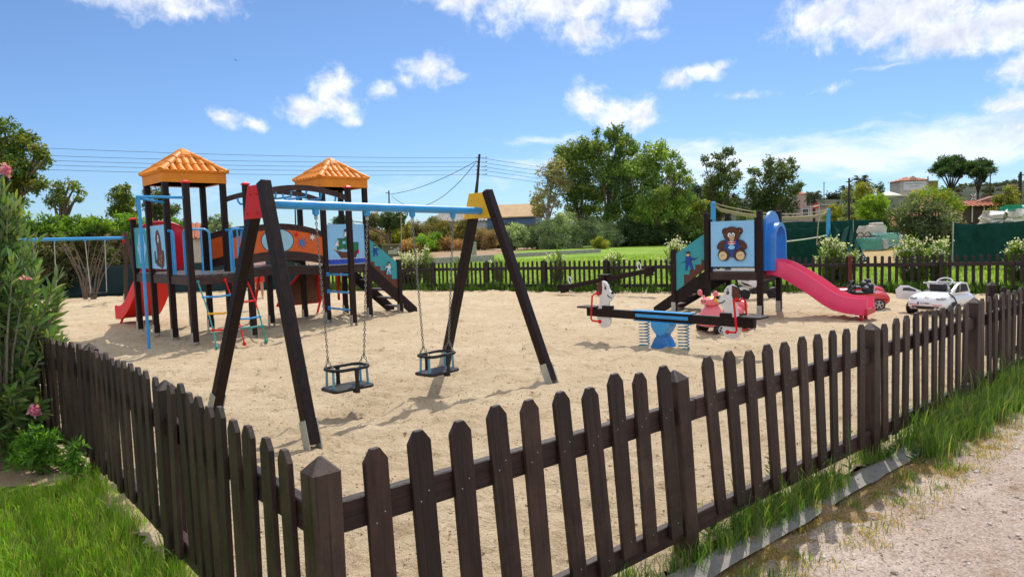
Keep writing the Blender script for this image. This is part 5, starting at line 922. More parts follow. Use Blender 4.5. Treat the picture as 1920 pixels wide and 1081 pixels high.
# left side trees
tree('eucalyptus_tree', 'large tree at the left edge with yellow-green and dark green sprays', 27, (18, 470), [(10, 250, 22), (45, 262, 20), (70, 285, 16), (20, 290, 26), (60, 310, 18), (82, 290, 8), (15, 325, 26), (45, 335, 20), (75, 345, 14), (30, 360, 22), (-20, 280, 30), (88, 300, 7)], .15, [(.05, .10, .02), (.07, .13, .025), (.14, .14, .02), (.035, .07, .02), (.16, .15, .03)], bark, cov=.75)
tree('eucalyptus_tree', 'sparse tree with hanging sprays between the big oleander and the clipped hedge top', 33, (112, 470), [(108, 350, 14), (130, 345, 10), (150, 358, 8), (148, 370, 7), (100, 375, 14), (120, 380, 11), (112, 362, 10), (140, 350, 5)], .15, [(.06, .11, .025), (.09, .13, .025), (.15, .15, .03)], bark, cov=.55)
tree('round_tree', 'small rounded yellow-green tree rising behind the hedge', 42, (230, 470), [(232, 362, 13), (225, 378, 16), (242, 378, 13), (220, 395, 16), (240, 396, 15), (236, 352, 7)], .17, [(.09, .13, .022), (.14, .15, .025), (.05, .085, .02)], bark, cov=.85)
tree('olive_tree', 'grey-green tree behind the posts of the left orange roofed tower', 44, (296, 470), [(275, 360, 9), (290, 365, 16), (310, 385, 17), (285, 392, 14), (322, 392, 12), (300, 400, 15), (278, 378, 9)], .17, [(.07, .09, .03), (.10, .11, .035), (.05, .07, .025)], bark, cov=.6)
tree('olive_tree', 'pale green tree behind the bridge of the play structure', 50, (407, 470), [(400, 416, 11), (412, 410, 9), (425, 420, 8), (390, 425, 9), (405, 428, 12)], .18, SAGE, bark, cov=.75)
tree('round_tree', 'dark bushy tree behind the right orange roofed tower', 75, (735, 470), [(735, 402, 12), (725, 412, 14), (748, 412, 13), (738, 420, 14), (640, 412, 10), (632, 422, 9), (648, 420, 10)], .3, DRK, bark, cov=.9)
# right hillside trees
def hz(px, Y): p = dep(px, 420, Y); return float(hill_h(np.array(p.x), np.array(Y)))-.14
tree('umbrella_pine', 'big umbrella pine with a wide flat crown on the right hill', 140, (1782, 353), [(1790, 302, 13), (1772, 303, 12), (1808, 306, 12), (1758, 315, 10), (1780, 312, 14), (1800, 316, 13), (1768, 324, 9), (1815, 318, 10), (1790, 327, 9), (1750, 320, 6), (1822, 308, 8)], .5, [(.022, .05, .016), (.03, .065, .018), (.045, .08, .022)], barkd, asp=.3, cov=.8, tr=.24, rs=1.45, z0=hz(1782, 140), squash=.6, spread=1.4, droop=-.1)
tree('umbrella_pine', 'smaller umbrella pine right of the big one with a slender trunk', 138, (1832, 378), [(1838, 306, 10), (1850, 308, 10), (1828, 312, 9), (1842, 318, 11), (1856, 318, 8), (1830, 326, 9), (1846, 330, 9), (1820, 325, 7), (1838, 340, 7)], .5, [(.022, .05, .016), (.03, .065, .018), (.04, .07, .022)], barkd, asp=.3, cov=.8, tr=.18, rs=1.35, z0=hz(1832, 138), squash=.7, spread=1.2, droop=-.1)
def palm(label, px, py, Y, r, z0):
    b = dep(px, py, Y); t = thing('palm_tree', label, 'palm tree', (b.x, b.y, z0), 0); h = b.z-z0; mb = MB(); mb.tube([(0, 0, -.3), (.05, 0, h*.5), (0, 0, h)], [.3, .22, .2], 8); mb.build('trunk', barkd, t)
    P, D = [], []
    for k in range(34):
        a = 2.4*k; e = random.uniform(-.5, 1.2); L = r*random.uniform(.8, 1.1)
        for s in np.linspace(.15, 1, 13):
            p = np.array([math.cos(a)*math.cos(e)*L*s, math.sin(a)*math.cos(e)*L*s, h+math.sin(e)*L*s-.45*L*s*s])
            for q_ in (-1, 1): P.append(p); D.append(np.array([-math.sin(a)*q_+math.cos(a)*.8, math.cos(a)*q_+math.sin(a)*.8, -.35]))
    P, D = np.array(P), np.array(D); V, F, C = leaves(P, D, r*.3, .16, np.array([(.05, .075, .03), (.07, .09, .04), (.035, .05, .025)])[RNG.integers(0, 3, len(P))]); npmesh('crown', V, F, lf, C, t)
palm('tall palm tree rising above the yellow-green trees on the right', 1614, 338, 95, 1.5, hz(1614, 95)); palm('lower grey palm beside the tall palm', 1588, 356, 92, 1.3, hz(1588, 92))
palm('small palm behind the pink house', 1526, 366, 115, 1.6, hz(1526, 115))
def bush(name, label, px, py, wpx, Y, L, cols, cov=.8, group=None, flowers=None, asp=.42, base=None, depth=1.0, stems=True, cat='shrub', z0=-.05, fl_n=.02, fs=.9):
    # px: centre, py: top pixel, wpx: width in pixels; stands on the ground at distance Y
    if name in ('scrub_bush', 'sage_bush'): wpx *= 1.35; py -= 5; Y *= 1.75; L *= 1.65
    top = dep(px, py, Y); h = max(.3, top.z-z0); w = wid(wpx, Y); t = thing(name, label, cat, (top.x, top.y, z0), 0, group); bl = []; k = max(3, int(2.2*w/h)+2); r0 = min(h*.42, w*.36)
    for i in range(k*3):
        a = random.uniform(0, 2*PI); q_ = math.sqrt(random.random())*(w/2-r0*.55); zz = random.uniform(.18, .98)*(h-r0*.7)*(1-.35*(q_/(w/2+.01))**2); bl.append(((q_*math.cos(a), q_*math.sin(a)*depth, max(r0*.55, zz)), r0*random.uniform(.6, .95)))
    bl.append(((0, 0, h-r0*.8), r0*.8)); cols = [tuple(v*(2.0 if name == 'sage_bush' else 1.65) for v in c) for c in cols]; V, F, C = blob_leaves(bl, L, asp, cols, cov*.85, .9, 8, droop=.0, up=.15); npmesh('foliage', V, F, lf, C, t)
    if stems:
        mb = MB()
        for p, r in bl[::2]: mb.tube([(p[0]*.12, p[1]*.12, -.1), (p[0]*.5, p[1]*.5, p[2]*.55), p], [.03*h**.5, .022*h**.5, .008], 5)
        mb.build('stem', bark, t, smooth=True)
    if flowers:
        PP = []; n = int(fl_n*len(F)/4)
        for q_ in range(n):
            p, r = random.choice(bl); d = nrm(RNG.normal(size=(1, 3)))[0]; d[2] = abs(d[2])*.8+.1; c = np.array(p)+d*r*random.uniform(.8, 1.08); PP.append(np.repeat(c[None], 9, 0)+RNG.normal(size=(9, 3))*L*.42*fs)
        P = np.concatenate(PP); V, F, C = leaves(P, RNG.normal(size=(len(P), 3)), L*.55*fs, .85, np.array(flowers)[RNG.integers(0, len(flowers), len(P))]); npmesh('flowers', V, F, flw, C, t)
    return t
WH = [(.75, .74, .66), (.70, .70, .58), (.78, .77, .72)]; PK = [(.62, .17, .22), (.68, .3, .3), (.5, .12, .18)]; PKP = [(.52, .27, .25), (.45, .20, .2), (.55, .36, .30)]
# scrub bank behind the meadow, left to right
for a in (('scrub_bush', 'pink-flowered bush directly behind the right tower posts', 700, 398, 46, 66, .2, OLV, .8, None, PKP), ('scrub_bush', 'greenish bush left of the notice board', 690, 430, 50, 62, .2, OLV, .8, None, PKP), ('scrub_bush', 'yellow-green bush above the notice board', 745, 418, 54, 66, .2, YEL, .75), ('scrub_bush', 'grey-brown bush right of the thin pole', 785, 408, 60, 68, .2, GRY, .7),
          ('scrub_bush', 'bush with bright yellow blossom, left of the utility pole', 866, 410, 34, 66, .2, OLV, .75, None, [(.75, .5, .02), (.7, .42, .02)]), ('scrub_bush', 'small yellow broom bush near the thin pole', 762, 424, 20, 64, .18, OLV, .7, None, [(.75, .5, .02)]), ('scrub_bush', 'olive bush behind the blue crossbar', 820, 408, 60, 70, .2, OLV, .75), ('scrub_bush', 'bright green low bush in front of the bank', 800, 438, 56, 60, .18, BRT, .75),
          ('scrub_bush', 'reddish dry brush at the foot of the utility pole', 838, 446, 58, 60, .16, [(.24, .13, .07), (.18, .12, .06), (.28, .17, .09)], .6), ('scrub_bush', 'dry brown brush right of the stay wire', 905, 430, 46, 62, .17, [(.17, .11, .06), (.12, .10, .05), (.2, .14, .08)], .6), ('scrub_bush', 'rust-coloured low brush left of the pole', 770, 450, 40, 59, .16, [(.26, .14, .08), (.2, .15, .06)], .6),
          ('sage_bush', 'pale sage bush standing free on a thin trunk', 962, 418, 52, 56, .17, SAGE, .75), ('sage_bush', 'grey-green bush in front of the thin greyish tree', 1005, 424, 50, 58, .17, SAGE, .75), ('sage_bush', 'largest silvery bush, in front of the grove', 1050, 402, 76, 56, .18, SAGE, .85), ('sage_bush', 'silvery bush right of the largest one', 1118, 410, 70, 57, .18, SAGE, .85),
          ('scrub_bush', 'dark bush in the shade of the grove', 1172, 408, 64, 58, .19, DRK+SAGE[:1], .8), ('scrub_bush', 'dark bush left of the spreading eucalyptus trunk', 1205, 420, 50, 57, .18, DRK, .8), ('scrub_bush', 'dark green bush right of the spreading eucalyptus trunk', 1262, 412, 66, 57, .19, DRK+OLV[:1], .8), ('scrub_bush', 'blue-green bush beside the small tower stairs', 1300, 428, 50, 56, .18, DRK+BRT[:1], .8), ('scrub_bush', 'low yellow-green weed bush in front of the grove', 1125, 446, 26, 50, .14, YEL, .6),
          ('scrub_bush', 'yellow bush near the pink house', 1565, 386, 36, 62, .2, YEL, .85), ('scrub_bush', 'green bush seen above the bear panel', 1420, 402, 60, 60, .2, BRT+DRK, .8)):
    bush(*a)
for a in (('leafy_tree', 'yellow-green feathery tree left of the white parasol', 1618, 336, 70, 62, .22, YEL+OLV, .8), ('leafy_tree', 'bright green feathery tree behind the green windbreak', 1640, 352, 76, 56, .2, [(.12, .19, .02), (.16, .23, .025), (.09, .15, .02)], .8), ('leafy_tree', 'olive-green tree by the tall pole', 1590, 352, 46, 66, .22, OLV+SAGE, .8),
          ('leafy_tree', 'bright green trees in front of the sign building', 1740, 344, 120, 64, .22, BRT+YEL, .85), ('leafy_tree', 'yellow-green tree at the right edge', 1895, 344, 70, 62, .22, YEL+OLV, .85), ('leafy_tree', 'dark round tree left of the sign building', 1648, 340, 34, 110, .35, DRK, .85)):
    bush(*a, cat='tree')
# left hedge, oleander thicket and dark windbreak behind the left swings
hedge_l, hedge_r = dep(30, 470, 25), dep(262, 470, 27.5)
def hedge():
    t = thing('hedge', 'long bright green hedge with pinkish blossoms below along the left back of the sand', 'hedge', (0, 0, 0)); bl, lo = [], []
    for k in range(46):
        f = random.random(); p = hedge_l.lerp(hedge_r, f*1.45-.18); bl.append(((p.x, p.y+random.uniform(0, 1.6), random.uniform(2.1, 2.72)), random.uniform(.38, .6)))
    for k in range(52):
        f = random.random(); p = hedge_l.lerp(hedge_r, f*1.2-.12); lo.append(((p.x, p.y+random.uniform(-.3, .9), random.uniform(.75, 2.0)), random.uniform(.5, .75)))
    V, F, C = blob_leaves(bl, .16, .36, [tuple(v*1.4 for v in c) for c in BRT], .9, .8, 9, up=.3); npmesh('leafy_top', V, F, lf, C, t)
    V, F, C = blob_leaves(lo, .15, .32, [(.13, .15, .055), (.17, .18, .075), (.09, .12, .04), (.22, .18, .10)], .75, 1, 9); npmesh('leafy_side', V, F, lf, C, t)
    P = np.array([np.array(p)+d*r for p, r in lo[:36] for d in nrm(RNG.normal(size=(9, 3)))*np.array([1, 1, .8])]); P = P[P[:, 2] > 1.25]; P = np.repeat(P, 4, 0)+RNG.normal(size=(len(P)*4, 3))*.05; V, F, C = leaves(P, RNG.normal(size=(len(P), 3)), .08, .8, np.array(PKP)[RNG.integers(0, 3, len(P))]); npmesh('flowers', V, F, flw, C, t)
    mb = MB()
    for k in range(11): p = dep(165+random.uniform(-8, 14), 553, 24); q_ = lo[k][0]; a = random.uniform(-1, 1); mb.tube([(p.x, p.y, -.05), (p.x+a*.35, p.y+.1, .8), (p.x+a*.95, p.y+.25, 1.7), (p.x+a*1.3, p.y+.3, 2.1)], [.03, .022, .016, .008], 6)
    mb.build('stem', bark, t, smooth=True)
hedge()
def cloth(name, label, pts, z0, ztop, m, sag=.0, fold=.05, n=60, seed=0, poles=True, cat='windbreak'):
    t = thing(name, label, cat, pts[0]); P0 = Vector(pts[0]); rows = []; K = len(pts)-1; us = np.linspace(0, K, n*K//2+2); V = []; rg = random.Random(seed); m_ = 9
    for u in us:
        k = min(int(u), K-1); f = u-k; p = Vector(pts[k]).lerp(Vector(pts[k+1]), f); d = (Vector(pts[k+1])-Vector(pts[k])).normalized(); nn = Vector((-d.y, d.x, 0)); zt = ztop[k]+(ztop[k+1]-ztop[k])*f - sag*4*f*(1-f)
        for j in range(m_+1):
            g = j/m_; V.append(p-P0+nn*(fold*(math.sin(u*9+g*2)*.5+math.sin(u*23+g*5+seed)*.35+.55*mnoise.noise((u*6, g*2.2, seed)))*(.35+.65*g))+Vector((0, 0, z0+(zt-z0)*g-P0.z)))
    mb = MB(); A = len(us); mb.add(V, [(i*(m_+1)+j, (i+1)*(m_+1)+j, (i+1)*(m_+1)+j+1, i*(m_+1)+j+1) for i in range(A-1) for j in range(m_)]); o = mb.build('cloth', m, t, smooth=True); o.modifiers.new('th', 'SOLIDIFY').thickness = .012
    if poles:
        for k in range(K+1): mb = MB(); q_ = Vector(pts[k])-P0; mb.tube([(q_.x, q_.y+.05, -.1), (q_.x, q_.y+.05, ztop[k]+.03-P0.z)], .03, 8); mb.build('pole', galv, t, smooth=True)
    return t
Lw = [dep(40, 555, 25.6), dep(150, 555, 25.9), dep(300, 552, 26.3), dep(420, 548, 26.3), dep(520, 545, 26.2), dep(575, 544, 26.1)]
for p in Lw: p.z = 0
cloth('windbreak', 'dark green windbreak cloth behind the left hedge stems and the play structure', [tuple(p) for p in Lw], -.05, [1.1]*6, mat('dark_windbreak', (.008, .028, .032), .8, .3, 5), fold=.03)
# big oleander in the left foreground
def oleander_fg():
    t = thing('oleander', 'big oleander with long leaves and pink flowers in the left foreground', 'shrub', (-4.35, 5.75, LZ)); O = Vector((-4.35, 5.75, LZ)); P, D, L, C = [], [], [], []; cols = np.array([(.11, .21, .07), (.15, .26, .08), (.08, .16, .06), (.18, .26, .08), (.24, .30, .11)]); mb = MB(); tips = []
    def outline(z):                                      # half-width of the bush with height
        return .50*min(1, .72+.6*z) if z < 1.5 else .50*max(.25, 1-(z-1.5)*.72)
    for k in range(340):
        z = 2.48*random.random()+.06; a = random.uniform(0, 2*PI); r = outline(z)*random.uniform(.35, 1.05)*(1 if math.cos(a) > 0 else 1.5); tip = Vector((math.cos(a)*r, math.sin(a)*r*.9, z)); base = Vector((tip.x*.15, tip.y*.15, 0)); midp = Vector((tip.x*.55, tip.y*.55, z*.62)); mb.tube([base, midp, tip], [.016, .010, .004], 5); tips.append((midp, tip))
        d = (tip-midp).normalized(); n = 26
        for i in range(n):
            f = .25+.78*i/n; p = midp.lerp(tip, f)+Vector((random.gauss(0, .008),)*3); az = 2*PI*(i % 3)/3+i*.35; x = d.orthogonal().normalized(); y = d.cross(x); op = 1.15-.75*f; dd = (x*math.cos(az)+y*math.sin(az))*op+d*(.45+.5*f)+Vector((0, 0, .12)); P.append(p); D.append(dd); L.append(random.uniform(.115, .19)); C.append(cols[RNG.integers(0, 5)]*random.uniform(.75, 1.3))
    V, F, Cc = leaves(np.array(P), np.array(D), np.array(L), .185, np.array(C), .3, .22, segs=4); npmesh('leaves', V, F, lfn, Cc, t, smooth=True); mb.build('stem', barkp, t, smooth=True)
    PP = []
    for (px, py, Yq) in ((10, 318, 5.3), (14, 322, 5.3), (62, 768, 5.2), (68, 772, 5.18), (50, 520, 5.2)):
        c = dep(px, py, Yq)-O; PP.append(np.array(c)[None]+RNG.normal(size=(26 if py < 330 or py > 760 else 8, 3))*.014)
    P = np.concatenate(PP); V, F, Cc = leaves(P, RNG.normal(size=(len(P), 3))+np.array([0, -.3, .4]), .036, .8, np.array([(.62, .22, .40), (.68, .34, .50), (.55, .18, .34)])[RNG.integers(0, 3, len(P))]); npmesh('flowers', V, F, flw, Cc, t)
oleander_fg()
def olea(label, px, py, wpx, Y, fl=WH, cols=BRT, n=26, group=None, L=.17, fln=.5, h0=None):   # young oleanders with upright stems
    top = dep(px, py, Y); z0 = -.05; h = top.z-z0; w = wid(wpx, Y); t = thing('oleander', label, 'shrub', (top.x, top.y, z0), 0, group); P, D, C, mb, FP = [], [], [], MB(), []
    cols = np.array(cols)
    for k in range(n):
        a = random.uniform(0, 2*PI); r = w/2*math.sqrt(random.random()); hh = h*random.uniform(.6, 1)*(1-.3*(2*r/w)**2); tip = np.array([math.cos(a)*r, math.sin(a)*r, hh]); b = tip*np.array([.3, .3, 0]); mb.tube([b, b*.5+tip*.5+np.array([0, 0, .05]), tip], [.012, .009, .004], 5)
        for i in range(30):
            f = .2+.8*i/30; p = b+(tip-b)*f; az = i*2.1; d = np.array([math.cos(az), math.sin(az), .55+.6*f]); P.append(p); D.append(d); C.append(cols[RNG.integers(0, len(cols))]*random.uniform(.7, 1.35))
        if random.random() < fln: FP.append(tip[None]+RNG.normal(size=(14, 3))*np.array([.06, .06, .05]))
    V, F, Cc = leaves(np.array(P), np.array(D), L*RNG.uniform(.7, 1.2, len(P)), .2, np.array(C), .3); npmesh('leaves', V, F, lf, Cc, t); mb.build('stem', bark, t)
    if FP: P = np.concatenate(FP); V, F, Cc = leaves(P, RNG.normal(size=(len(P), 3)), .06, .85, np.array(fl)[RNG.integers(0, len(fl), len(P))]); npmesh('flowers', V, F, flw, Cc, t)
def bfY(px, off):                                        # distance just beyond the far fence along a pixel column
    d = ray(px, 500); a, b = BF0, BF2; e = b-a; k = (a.x*e.y-a.y*e.x)/(d.x*e.y-d.y*e.x); return k*d.y+off
GO = 'white flowering oleanders along the far fence'
for px, py, w, off, lab, n in ((768, 466, 70, .7, 'broad white oleander next to the stairs of the big play structure', 60), (800, 452, 30, .8, 'taller young oleander right of the broad white one', 16), (866, 478, 30, .7, 'small white oleander left of the swing leg under the yellow bracket', 14), (932, 474, 26, .7, 'thin young oleander right of the swing leg', 9), (1043, 458, 36, .7, 'white oleander with one tall flowering shoot left of the plain seesaw', 16), (1150, 466, 44, .7, 'white oleander above the middle of the plain seesaw', 20), (1274, 446, 62, .9, 'dense white oleander left of the small tower', 60),
                              (1568, 440, 76, .8, 'white oleander in front of the fallen green cloth', 60), (1712, 438, 62, .8, 'white oleander in front of the big dark shrub', 50), (1760, 436, 48, .9, 'pale leafed oleander right of the reddish fence post', 36), (1912, 440, 40, .9, 'white oleander at the right edge of the picture', 40)): olea(lab, px, py, w, bfY(px, off), group=GO, n=n, cols=[(.12, .20, .03), (.16, .24, .04), (.09, .15, .03)], fln=.8 if w > 50 else .5, L=.2)
bush('oleander', 'big round dark oleander with faded pink flowers beyond the fence', 1742, 366, 150, 30.5, .17, [(.05, .07, .035), (.075, .095, .05), (.035, .05, .025), (.10, .12, .07)], .8, None, PKP, asp=.3, fl_n=.008, fs=.8)
bush('leafy_weed', 'leafy weed growing at the far corner post of the lawn fence', 97, 590, 26, 8.1, .06, BRT, .7, z0=-.02)
for px, py, w, Y, lab in ((140, 818, 54, 4.85, 'tall grassy weed at the foot of the lawn fence'), (60, 800, 90, 5.35, 'low green weed under the big oleander'), ): bush('leafy_weed', lab, px, py, w, Y, .07, [(.06, .14, .02), (.09, .19, .025)], .5, asp=.25, z0=LZ, stems=False)
def weed(label, px, py, h, n=16):
    b = at(px, py); t = thing('weed', label, 'weed', b); P, D, mb = [], [], MB()
    mb.tube([(0, 0, 0), (.01, .01, h*.5), (0, .02, h)], [.004, .003, .0015], 5); mb.build('stem', mat('weed_stem', (.1, .18, .04), .6), t)
    for i in range(n): f = i/n; az = i*2.4; P.append((0, .01*f, h*f*.95)); D.append((math.cos(az), math.sin(az), .5+.4*f))
    V, F, C = leaves(np.array(P), np.array(D), np.linspace(.09, .03, n), .3, np.array([(.05, .11, .035)]*n)*RNG.uniform(.7, 1.4, (n, 1)), .3); npmesh('leaves', V, F, lf, C, t)
weed('tall thin weed in front of the fence post left of the grass band', 1592, 905, .42); weed('bluish leafy weed at the foot of the leaning pickets', 1445, 935, .3, 26); weed('small weed beside the kerb', 1720, 870, .16, 14); weed('broad leafy weed below the leaning fence post', 1330, 1015, .2, 24)
# dark wooded slope
def thicket():
    bl = []
    for k in range(150): px = random.uniform(688, 1335); y = random.uniform(122, 132); p = dep(px, 430, y); bl.append(((p.x, y, random.uniform(.5, 3.2)), random.uniform(1.0, 2.1)))
    V, F, C = blob_leaves(bl, .45, .45, [(.07, .085, .03), (.10, .11, .04), (.05, .07, .025), (.13, .11, .05), (.09, .13, .04)], .7, .9, 8); o = npmesh('thicket', V, F, lf, C); tag(o, 'dark undergrowth filling the bank below the eucalyptus trees and the scrub', 'undergrowth', kind='stuff')
thicket()
def woods():
    bl = []
    for px, py, Y, r in [(1225+random.uniform(0, 115), 0, 245, 0) for _ in range(90)] + [(1480+random.uniform(0, 130), 1, 200, 0) for _ in range(46)] + [(1330+random.uniform(0, 330), 1, 240, 0) for _ in range(110)] + [(1540+random.uniform(0, 30), 1, 190, 0) for _ in range(6)]:
        y = Y*random.uniform(.8, 1.1); p = dep(px, 400, y); h = float(hill_h(np.array(p.x), np.array(y))); bl.append(((p.x, y, h+random.uniform(.5, 4.5 if py == 0 else 1.0)), random.uniform(1.6, 3.0) if py == 0 else random.uniform(1.0, 1.9)))
    V, F, C = blob_leaves(bl, .8, .5, [(.018, .034, .022), (.025, .045, .027), (.014, .026, .018)], .6, .9, 8); o = npmesh('woods', V, F, lf, C); tag(o, 'dark distant wood covering the slope behind the eucalyptus trees', 'wood', kind='stuff')
woods()
def hill_scrub():
    bl = []
    for k in range(150): px = random.uniform(1690, 1960); y = random.uniform(170, 290); p = dep(px, 400, y); bl.append(((p.x, y, float(hill_h(np.array(p.x), np.array(y)))+.1), random.uniform(.7, 1.5)))
    V, F, C = blob_leaves(bl, .6, .5, [(.05, .065, .03), (.07, .08, .035), (.035, .05, .025)], .6, .7, 6); tag(npmesh('hill_scrub', V, F, lf, C), 'low olive scrub dotted over the bare hill behind the umbrella pines', 'scrub', kind='stuff')
hill_scrub()
# ------------------------------------------------------------------ poles and wires
polem = mat('pole_wood', (.035, .027, .023), .8, .3, 5, .4, 30, stretch=(6, 6, .5)); wirem = mat('wire_black', (.03, .035, .045), .6)
UP = dep(887, 481, 60); UP.z = 0; UT = dep(899, 289, 60); t = thing('utility_pole', 'tall dark wooden utility pole with a bracing pole and concrete base', 'utility pole', UP)
mb = MB(); mb.tube([(0, 0, 1.2), tuple(UT-UP)], [.15, .10], 10); mb.build('pole', polem, t, smooth=True)
mb = MB(); mb.box((.1, -.05, .7), (.42, .42, 1.5)); mb.build('base', conc, t, bevel=.02); b0 = dep(873, 477, 58)-UP; mb = MB(); mb.tube([(b0.x, b0.y, -.1), tuple(dep(897, 325, 60)-UP)], [.12, .10], 8); mb.build('brace', polem, t, smooth=True)
ins = []
for k, py in enumerate((296, 304, 312, 319, 327)):
    p = dep(901, py, 60)-UP; ins.append(p+UP); mb = MB(); mb.tube([(p.x-.35, p.y, p.z), (p.x+.55, p.y, p.z)], .025, 6); 
    for s in (-.3, .5): mb.ball((p.x+s, p.y, p.z+.06), .07, 8, 6)
    mb.build('insulator', galv, t, smooth=True)
a_ = dep(904, 362, 60)-UP; mb = MB(); mb.tube([tuple(a_), tuple(a_+Vector((.2, 0, .25))), tuple(a_+Vector((.55, -.1, .33))), tuple(a_+Vector((.78, -.1, .2)))], .03, 6); mb.lathe([(.03, .1), (.16, .0), (.14, -.06)], tuple(a_+Vector((.82, -.1, .14))), 12); mb.build('lamp_arm', mat('grey_lamp', (.12, .13, .13), .5), t, smooth=True)
def wire(label, a, b, sag, r=.013, group=None):
    a, b = Vector(a), Vector(b); mb = MB(); mb.tube([a.lerp(b, f)-Vector((0, 0, sag*4*f*(1-f))) for f in np.linspace(0, 1, 17)], r, 5); tag(mb.build('power_line', wirem), label, 'power line', group)
for k, (yl, nm) in enumerate(zip((272, 287, 296, 305, 314), ('topmost', 'second', 'third', 'fourth', 'lowest'))): wire('%s of the five wires running left from the utility pole' % nm, ins[k], dep(-60, yl-1, 48), .25, .014, 'wires left of the utility pole')
for k, nm in enumerate(('topmost', 'second', 'third', 'fourth', 'lowest')): wire('%s of the five wires running right from the utility pole behind the grove' % nm, ins[k], dep(1500, 338+k*5, 175), 1.8, .016, 'wires right of the utility pole')
wire('thick cable sagging left from the utility pole to a thin pole', dep(893, 302, 60), dep(731, 364, 90), .5, .03); wire('thick lower cable sagging steeply left from the utility pole', dep(891, 306, 60), dep(735, 368, 95), 2.4, .03)
def pole(label, px, pyt, pyb, Y, r, m=polem, z0=-.1): b = dep(px, pyb, Y); tp = dep(px, pyt, Y); mb = MB(); mb.tube([(0, 0, z0-b.z), tuple(tp-b)], [r, r*.75], 8); mb.tube([(-.25, 0, tp.z-b.z-.3), (.25, 0, tp.z-b.z-.3)], r*.4, 6); o = mb.build('utility_pole', m, smooth=True); o.location = b; tag(o, label, 'utility pole')
pole('thin dark pole far behind the blue crossbar', 729, 357, 410, 90, .11); pole('thin pale pole beside the notice board', 752, 400, 470, 58, .04, mat('pale_pole', (.45, .36, .22), .7)); pole('short dark pole behind the orange bridge panel', 553, 383, 420, 70, .09); pole('tall dark pole among the yellow-green trees', 1592, 334, 420, 58, .10); pole('dark double pole at the right edge', 1914, 322, 400, 66, .13); pole('thin pole next to the smaller pine', 1857, 318, 370, 100, .09); pole('far thin mast on the wooded ridge', 1545, 341, 352, 180, .12, z0=8); pole('dark post just left of the double pole', 1911, 326, 400, 72, .1)
# bird
bd = dep(442, 113, 40); mb = MB(); mb.loft([[(x, w*math.cos(2*PI*i/8), w*math.sin(2*PI*i/8)) for i in range(8)] for x, w in ((-.14, .01), (-.05, .035), (.06, .04), (.12, .02), (.16, .004))])
for s in (-1, 1): mb.loft([[(-.04, s*.02, .0), (.05, s*.02, .0), (.05, s*.02, .012)], [(-.03, s*.14, .07), (.03, s*.14, .07), (.03, s*.14, .078)], [(-.05, s*.27, .02), (-.03, s*.27, .02), (-.03, s*.27, .024)]])
bo = mb.build('bird', mat('dark_feathers', (.02, .02, .022), .7)); bo.location = bd; bo.scale = (.55,)*3; bo.rotation_euler = (.5, 0, 2.2); tag(bo, 'small dark bird flying high in the blue sky', 'bird')
# ------------------------------------------------------------------ buildings
tile = mat('terracotta_tiles', (.42, .13, .07), .75, .25, 3, .6, 14, stretch=(1, 1, 1)); greyt = mat('grey_roof', (.30, .28, .26), .8, .3, 2, .6, 8); tanr = mat('tan_sheet_roof', (.52, .34, .17), .7, .2, 1.2, .4, 6)
def bwall(c): return mat('wall_%d_%d_%d' % tuple(int(k*100) for k in c), c, .85, .14, 1.2, .3, 12)
def wins(t, lst, Wd, y, m=darkglass):
    for x, z, w, h in lst:
        mb = MB(); 
        for sx, sz, ww, hh in ((0, h/2+.04, w+.16, .08), (0, -h/2-.04, w+.16, .08), (w/2+.04, 0, .08, h), (-w/2-.04, 0, .08, h)): mb.box((x+sx, y-.02, z+sz), (ww, .08, hh))
        f = mb.build('window', white, t); m2 = MB(); m2.box((x, y+.0, z), (w, .04, h)); m2.build('pane', m, f)
def roof(t, w, d, z, h, m, hip=True, over=.35, tiles=True, ridge_x=True):
    mb = MB(); a, b = w/2+over, d/2+over; k = min(a, b)*.9 if hip else 0
    r0, r1 = ((-a+k, 0), (a-k, 0)) if a >= b or not hip else ((0, -b+k), (0, b-k))
    if not ridge_x: r0, r1 = (0, -b), (0, b)
    mb.add([(-a, -b, z), (a, -b, z), (a, b, z), (-a, b, z), (*r0, z+h), (*r1, z+h)] if a >= b and ridge_x else [(a, -b, z), (a, b, z), (-a, b, z), (-a, -b, z), (*r0, z+h), (*r1, z+h)], [(0, 1, 5, 4), (2, 3, 4, 5), (1, 2, 5), (3, 0, 4), (3, 2, 1, 0)])
    if tiles:
        n = int(2*a/.42)
        for i in range(n):
            x = -a+.42*(i+.5)
            for s in (-1, 1):
                fx = 1 if not hip else min(1, (a-abs(x))/max(k, .01))
                if ridge_x: mb.tube([(x, s*b, z+.03), (x, s*b*(1-fx), z+.03+h*fx)], .085, 5)
    return mb.build('roof', m, t)
def house(name, label, px, py, Y, w, d, hwall, rz, wall, z0=None):
    p = dep(px, py, Y); z = p.z if z0 is None else z0; t = thing(name, label, 'building', (p.x, p.y, z), rz); mb = MB(); mb.box((0, 0, hwall/2-.5), (w, d, hwall+1)); mb.build('wall', bwall(wall), t); return t
t = house('house', 'house with a red tiled roof behind the left tower', 366, 430, 62, 4.4, 4, 2.6, R(20), (.6, .5, .4), z0=-.1); roof(t, 4.4, 4, 2.62, 1.35, tile, True); wins(t, [(-1.2, 1.5, .8, .9), (1.2, 1.5, .8, .9)], 4.4, -2.0)
t = house('house', 'low house with a grey hipped roof left of the utility pole', 858, 420, 148, 7.5, 5, 3.4, R(-4), (.5, .48, .44), z0=-.1); t.scale = (1.66, 1.5, 1.62); roof(t, 7.5, 5, 3.42, 1.5, greyt, True, tiles=True); wins(t, [(-2, 2.2, 1, 1), (2, 2.2, 1, 1)], 7.5, -2.5)
